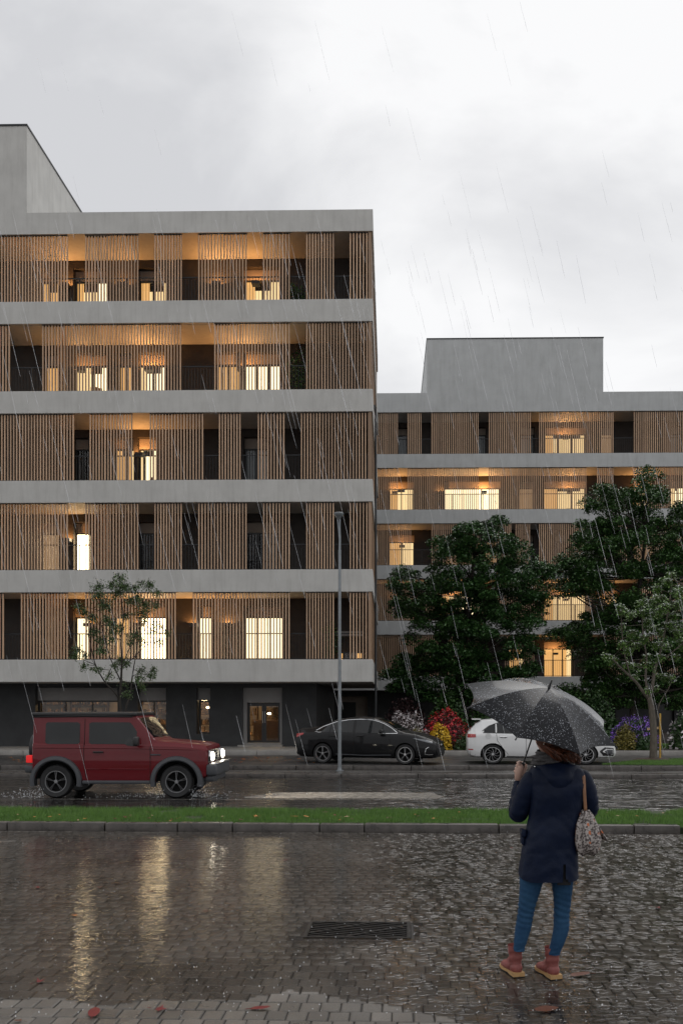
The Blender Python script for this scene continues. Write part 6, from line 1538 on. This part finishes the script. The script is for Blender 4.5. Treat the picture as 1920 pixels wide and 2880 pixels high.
for i in range(3600):
    ph = R(45 * random.randrange(8)) + OFF; u, t = random.random(), math.sqrt(random.uniform(0.01, 0.97))
    p = canopy(ph, u, t); e1 = (canopy(ph, min(1, u + .02), t) - canopy(ph, max(0, u - .02), t)).normalized(); e2 = (canopy(ph, u, t + .02) - canopy(ph, u, t - .02)).normalized(); n_ = e1.cross(e2).normalized()
    if n_.z < 0: n_ = -n_
    r_ = random.choice((0.0012, 0.0015, 0.0018, 0.0022, 0.0028)); st = random.uniform(1, 1.5)
    vs = [p + e1 * r_ * math.cos(a) + e2 * r_ * st * math.sin(a) for a in [R(72 * j) for j in range(5)]] + [p + n_ * r_ * 0.75]
    dm.add(vs, [(j, (j + 1) % 5, 5) for j in range(5)])
M_drop = pmat('water_drop', (0.30, 0.32, 0.36), 0.12, 0.1, spec=0.8)
tag(dm.build('raindrops', M_drop, UB, smooth=True, angle=180), kind='stuff')

# ================================================================== tote bag
M_tote, t, b = newmat('floral_cloth'); N = t.nodes.new; K = t.links.new
tcn = N('ShaderNodeTexCoord'); vo = N('ShaderNodeTexVoronoi'); vo.inputs['Scale'].default_value = 24; K(tcn.outputs['Object'], vo.inputs['Vector'])
no = N('ShaderNodeTexNoise'); no.inputs['Scale'].default_value = 75; no.inputs['Detail'].default_value = 3; K(tcn.outputs['Object'], no.inputs['Vector'])
rp = N('ShaderNodeValToRGB'); rp.color_ramp.elements[0].position = .42; rp.color_ramp.elements[0].color = (.05, .035, .035, 1); rp.color_ramp.elements[1].position = .56; rp.color_ramp.elements[1].color = (.42, .38, .36, 1); K(no.outputs[0], rp.inputs[0])
r2 = N('ShaderNodeValToRGB'); r2.color_ramp.interpolation = 'CONSTANT'; r2.color_ramp.elements[0].color = (1, 1, 1, 1); r2.color_ramp.elements[1].position = .34; r2.color_ramp.elements[1].color = (0, 0, 0, 1); K(vo.outputs['Distance'], r2.inputs[0])
s2 = N('ShaderNodeSeparateColor'); K(vo.outputs['Color'], s2.inputs[0]); g2 = N('ShaderNodeMath'); g2.operation = 'GREATER_THAN'; g2.inputs[1].default_value = .72; K(s2.outputs[0], g2.inputs[0])
m2 = N('ShaderNodeMath'); m2.operation = 'MULTIPLY'; K(r2.outputs[0], m2.inputs[0]); K(g2.outputs[0], m2.inputs[1])
mx = N('ShaderNodeMix'); mx.data_type = 'RGBA'; K(m2.outputs[0], mx.inputs['Factor']); K(rp.outputs[0], mx.inputs['A']); mx.inputs['B'].default_value = (.46, .13, .045, 1); K(mx.outputs['Result'], b.inputs['Base Color']); b.inputs['Roughness'].default_value = .6
BO = W(1650, 2280, -0.06)
TB = thing('tote_bag', 'floral cloth tote bag hanging from the woman\'s right shoulder', 'bag', tuple(BO))
def bag(u, v):
    t_ = 2 * math.pi * u
    cx = np.interp(v, [0, .3, .7, 1], [1646, 1644, 1648, 1651]); hw = np.interp(v, [0, .12, .35, .7, .9, 1], [8, 19, 31, 38, 33, 20]); py = 2277 + v * 124
    c = W(cx, py, -0.07); a = hw / FOC * YP; pl = 1 + 0.16 * math.sin(t_ * 7 + 1.0) * (1 - 0.55 * v) + 0.05 * math.sin(t_ * 12)
    return Vector((c.x + math.cos(t_) * a * pl, c.y + math.sin(t_) * a * 1.05 * pl, c.z + 0.012 * math.sin(t_ * 3) * v)) - BO
mb = MB().grid(bag, 70, 26, closed=True); mb.f.append(tuple(25 * 70 + j for j in range(70))); mb.m.append(0); mb.build('bag_body', M_tote, TB, smooth=True, angle=70)
def flap(u, v):
    c = W(1655 + 36 * v + (u - .5) * (10 + 22 * v), 2285 + 72 * v + 10 * (u - .5), -0.05 + 0.05 * v); return c - BO + Vector((0, 0.03 * math.sin(u * math.pi) - .02, 0))
f_ = MB().grid(flap, 10, 12).build('side_gusset', M_tote, TB, smooth=True, recalc=False); sm_ = f_.modifiers.new('thick', 'SOLIDIFY'); sm_.thickness = .012
M_strap = pmat('tan_leather', (.30, .15, .08), .5, .15)
def strap(u, v):
    pts = [W(1634, 2168, .02), W(1640, 2185, -.085), W(1642, 2230, -.10), W(1645, 2280, -.09)]
    k = v * 3; i = min(2, int(k)); p = pts[i].lerp(pts[i + 1], k - i); return p - BO + Vector(((u - .5) * .022, 0, 0))
s_ = MB().grid(strap, 3, 20).build('strap', M_strap, TB, smooth=True, recalc=False); sm_ = s_.modifiers.new('thick', 'SOLIDIFY'); sm_.thickness = .005
# ================================================================== fallen leaves
M_leafR = pmat('fallen_leaf_red', (0.13, 0.016, 0.018), 0.4, 0.5, 14, col2=(0.20, 0.03, 0.024), spec=0.25)
M_leafB = pmat('fallen_leaf_brown', (0.085, 0.026, 0.014), 0.4, 0.5, 14, col2=(0.13, 0.045, 0.02), spec=0.25)
M_leafO = pmat('fallen_leaf_orange', (0.42, 0.10, 0.02), 0.45, 0.5, 14, col2=(0.60, 0.26, 0.04))
M_leafT = pmat('fallen_leaf_tan', (0.30, 0.17, 0.09), 0.5, 0.4, 14, col2=(0.45, 0.30, 0.17))
def leaf_me(kind, seed):
    random.seed(seed); n = 15; vs = [(0, 0, 0.10)]; fs = []
    curl = random.uniform(0.25, 0.6)
    for i in range(n):
        a = 2 * math.pi * i / n
        if kind == 'lobed': r_ = (0.50 if i % 3 == 0 else 0.30 if i % 3 == 1 else 0.26) * (0.7 + 0.3 * math.cos(a))
        else: r_ = 0.22 / math.sqrt((math.cos(a) * 0.42) ** 2 + math.sin(a) ** 2 + 0.02)
        x, y = r_ * math.cos(a), r_ * math.sin(a); vs.append((x, y, 0.02 + curl * (y * y * 2.0 + 0.35 * x * x) + random.uniform(0, .03)))
    for i in range(n): fs.append((0, 1 + i, 1 + (i + 1) % n))
    mb = MB().add(vs, fs); mb.tube([(-.42, 0, .06), (-.7, .05, .03)], .016, 4)
    return mb.mesh('fallen_leaf', True, 180)
lm_ = {(k, s_): leaf_me(k, s_) for k in ('lobed', 'oval') for s_ in (1, 2, 3)}
def leaf(px, py, size, m, label, group, z=0.004, kind='lobed', mute=None):
    Y = GY(py, z); me_ = lm_[(kind, random.choice((1, 2, 3)))].copy(); me_.materials.append(m)
    o = link('fallen_leaf', me_, None, None, (XX(px, Y), Y, z), (random.uniform(-.15, .15), random.uniform(-.15, .15), random.uniform(0, 6.28))); size *= 0.95; o.scale = (size, size, size)
    return tag(o, label, 'leaf', group)
random.seed(21)
g1 = 'fallen leaves on the wet square'
for px, py, s_, m, k, lb in ((265, 2850, .17, M_leafR, 'oval', 'largest dark red fallen leaf, flat on the dry bricks at bottom left'), (447, 2839, .12, M_leafR, 'lobed', 'curled red and yellow leaf right of the big dark red one'), (732, 2837, .14, M_leafR, 'oval', 'bright red leaf at the bottom edge, below the left end of the grate'), (110, 2762, .10, M_leafR, 'lobed', 'dark red leaf in the puddle at the lower left'), (55, 2872, .09, M_leafB, 'lobed', 'small brown leaf in the bottom left corner'), (212, 2576, .10, M_leafO, 'lobed', 'orange-red curled leaf standing up on the wet bricks at left'), (282, 2496, .08, M_leafB, 'oval', 'dark leaf just left of the thin orange one on the bricks'), (328, 2484, .08, M_leafO, 'oval', 'thin orange leaf on the bricks at left'), (107, 2496, .08, M_leafR, 'oval', 'small reddish leaf farthest left on the wet bricks'), (424, 2508, .08, M_leafB, 'oval', 'small dark leaf right of the thin orange one'), (578, 2564, .09, M_leafB, 'oval', 'blackish leaf in the bright window reflection'), (800, 2420, .09, M_leafR, 'oval', 'red leaf near the kerb beside the orange reflection'), (695, 2403, .05, M_leafB, 'oval', 'tiny dark leaf left of the red leaf near the kerb'), (1846, 2554, .10, M_leafR, 'lobed', 'red leaf among the rain rings right of the woman'), (1630, 2744, .16, M_leafB, 'oval', 'long brown leaf beside the woman\'s right boot'), (1535, 2842, .17, M_leafB, 'oval', 'broad brown leaf in front of the woman\'s boots'), (1748, 2375, .06, M_leafR, 'lobed', 'small red leaf near the kerb under the tote bag'), (1438, 2385, .07, M_leafR, 'oval', 'faint red leaf near the kerb left of the woman')):
    leaf(px, py, s_, m, lb, g1, 0.006, k)
g2 = 'fallen leaves on the grass verge'
for px, py, s_, m in ((972, 2298, .15, M_leafT),):
    leaf(px, py, s_, m, 'tan star-shaped leaf, largest on the grass verge', g2, 0.15)
cname = {M_leafB.name: 'brown', M_leafT.name: 'tan', M_leafO.name: 'orange', M_leafR.name: 'red'}
for i in range(62):
    px = random.uniform(5, 1915)
    if 1420 < px < 1640: continue
    py = random.choice((random.uniform(2284, 2300), random.uniform(2296, 2313))); m = random.choice((M_leafB, M_leafB, M_leafT, M_leafO, M_leafR)); k = random.choice(('lobed', 'oval'))
    pl = 'before the red off-roader' if px < 640 else 'below the lamp post' if px < 1060 else 'left of the woman' if px < 1500 else 'right of the woman'
    ed = 'near the kerb' if py > 2300 else 'towards the road'
    lb = 'small %s%s leaf on the grass verge %s, %s' % (cname[m.name], ' star-shaped' if k == 'lobed' else '', pl, ed)
    leaf(px, py, random.uniform(.06, .11), m, lb, lb.replace(' leaf', ' leaves'), 0.15, k)
for i in range(95):
    px = random.gauss(735, 75) if i > 12 else random.gauss(40, 25); py = random.uniform(2128, 2146); m = random.choice((M_leafO, M_leafO, M_leafR, M_leafB))
    pl = 'at the far left' if i <= 12 else 'below the shop door' if px > 680 and px < 800 else 'by the black car' if px >= 800 else 'before the off-roader'
    lb = 'small %s leaf on the parking bay %s, %s' % (cname[m.name], pl, 'by the far kerb' if py < 2137 else 'by the road kerb')
    leaf(px, py, random.uniform(.08, .15), m, lb, lb.replace(' leaf', ' leaves'), 0.113)

# ================================================================== rain
M_rain, t, b = newmat('rain_streak'); N = t.nodes.new; K = t.links.new; o_ = t.nodes['Material Output']
b.inputs['Base Color'].default_value = (.9, .92, .95, 1); b.inputs['Roughness'].default_value = .25; b.inputs['Specular IOR Level'].default_value = .8
tr = N('ShaderNodeBsdfTransparent'); mx = N('ShaderNodeMixShader'); mx.inputs[0].default_value = .48; K(tr.outputs[0], mx.inputs[1])
tl = N('ShaderNodeBsdfTranslucent'); tl.inputs[0].default_value = (.95, .96, 1, 1); m3 = N('ShaderNodeMixShader'); m3.inputs[0].default_value = .5; K(b.outputs[0], m3.inputs[1]); K(tl.outputs[0], m3.inputs[2]); K(m3.outputs[0], mx.inputs[2]); K(mx.outputs[0], o_.inputs[0])
random.seed(33); rm = MB()
fall = Vector((0.235, 0, -0.97))
for i in range(430):
    Y = random.uniform(11, 31) if random.random() < .93 else random.uniform(6.5, 11)
    px, py = random.uniform(-60, 1960), (random.uniform(560, 1500) if random.random() < .62 else random.uniform(1400, 2100)) if random.random() < .965 else random.uniform(0, 560)
    p = Vector(P(px, py, Y)); l_ = random.uniform(.38, 1.15) * (0.75 if random.random() < .6 else 1.25 if random.random() < .85 else 2.2); 
    if Y < 11: l_ *= 0.55
    d = (fall + Vector((random.gauss(0, .012), random.gauss(0, .05), 0))).normalized() * l_
    r_ = random.uniform(.0024, .0050) * Y / 20
    rm.tube([p, p + d * .8, p + d], [r_ * .5, r_, r_ * .5], 3, cap=False)
tag(rm.build('rain', M_rain, recalc=False), 'rain falling in slanting threads across the whole street', 'rain', kind='stuff')
# spray thrown up by the off-roader's wheels
M_splash = pmat('splash_drop', (.80, .82, .85), .08, .05, spec=.9)
sm = MB()
for wx_, nn_ in ((2.58, 420), (0.0, 260)):
    for i in range(nn_):
        a_ = random.random(); back = random.expovariate(1.6); x = XX(160, 19.72) + wx_ + (.30 + random.expovariate(3) if wx_ > 1 and i % 2 else -.25 - back * .7); y = 19.75 + random.gauss(0, .22); z = ZR + .02 + abs(random.gauss(0, .10)) * (1.2 - min(1, back * .6)); r_ = random.uniform(.004, .011)
        sm.add([(x + r_, y, z), (x - r_, y, z), (x, y + r_, z), (x, y - r_, z), (x, y, z + r_), (x, y, z - r_)], [(0, 2, 4), (2, 1, 4), (1, 3, 4), (3, 0, 4), (2, 0, 5), (1, 2, 5), (3, 1, 5), (0, 3, 5)])
tag(sm.build('wheel_spray', M_splash, recalc=False), 'spray of water drops around the wheels of the red off-roader', 'spray', kind='stuff')
# splashes jumping from the square and the road
M_splash = pmat('splash_drop', (.80, .82, .85), .08, .05, spec=.9)
sm = MB()
for i in range(1000):
    py = 2345 + 520 * random.random() ** 1.1; px = random.uniform(0, 1920); Y = GY(py)
    if Y > 13.5: continue
    h = random.uniform(0.004, .03); r_ = random.uniform(.0018, .0048); x = XX(px, Y)
    sm.add([(x + r_, Y, h), (x - r_, Y, h), (x, Y + r_, h), (x, Y - r_, h), (x, Y, h + r_ * random.choice((1, 1.2, 2.2))), (x, Y, h - r_)], [(0, 2, 4), (2, 1, 4), (1, 3, 4), (3, 0, 4), (2, 0, 5), (1, 2, 5), (3, 1, 5), (0, 3, 5)])
tag(sm.build('rain_splashes', M_splash, recalc=False), 'bright rain splashes bouncing off the wet paving', 'splashes', kind='stuff')
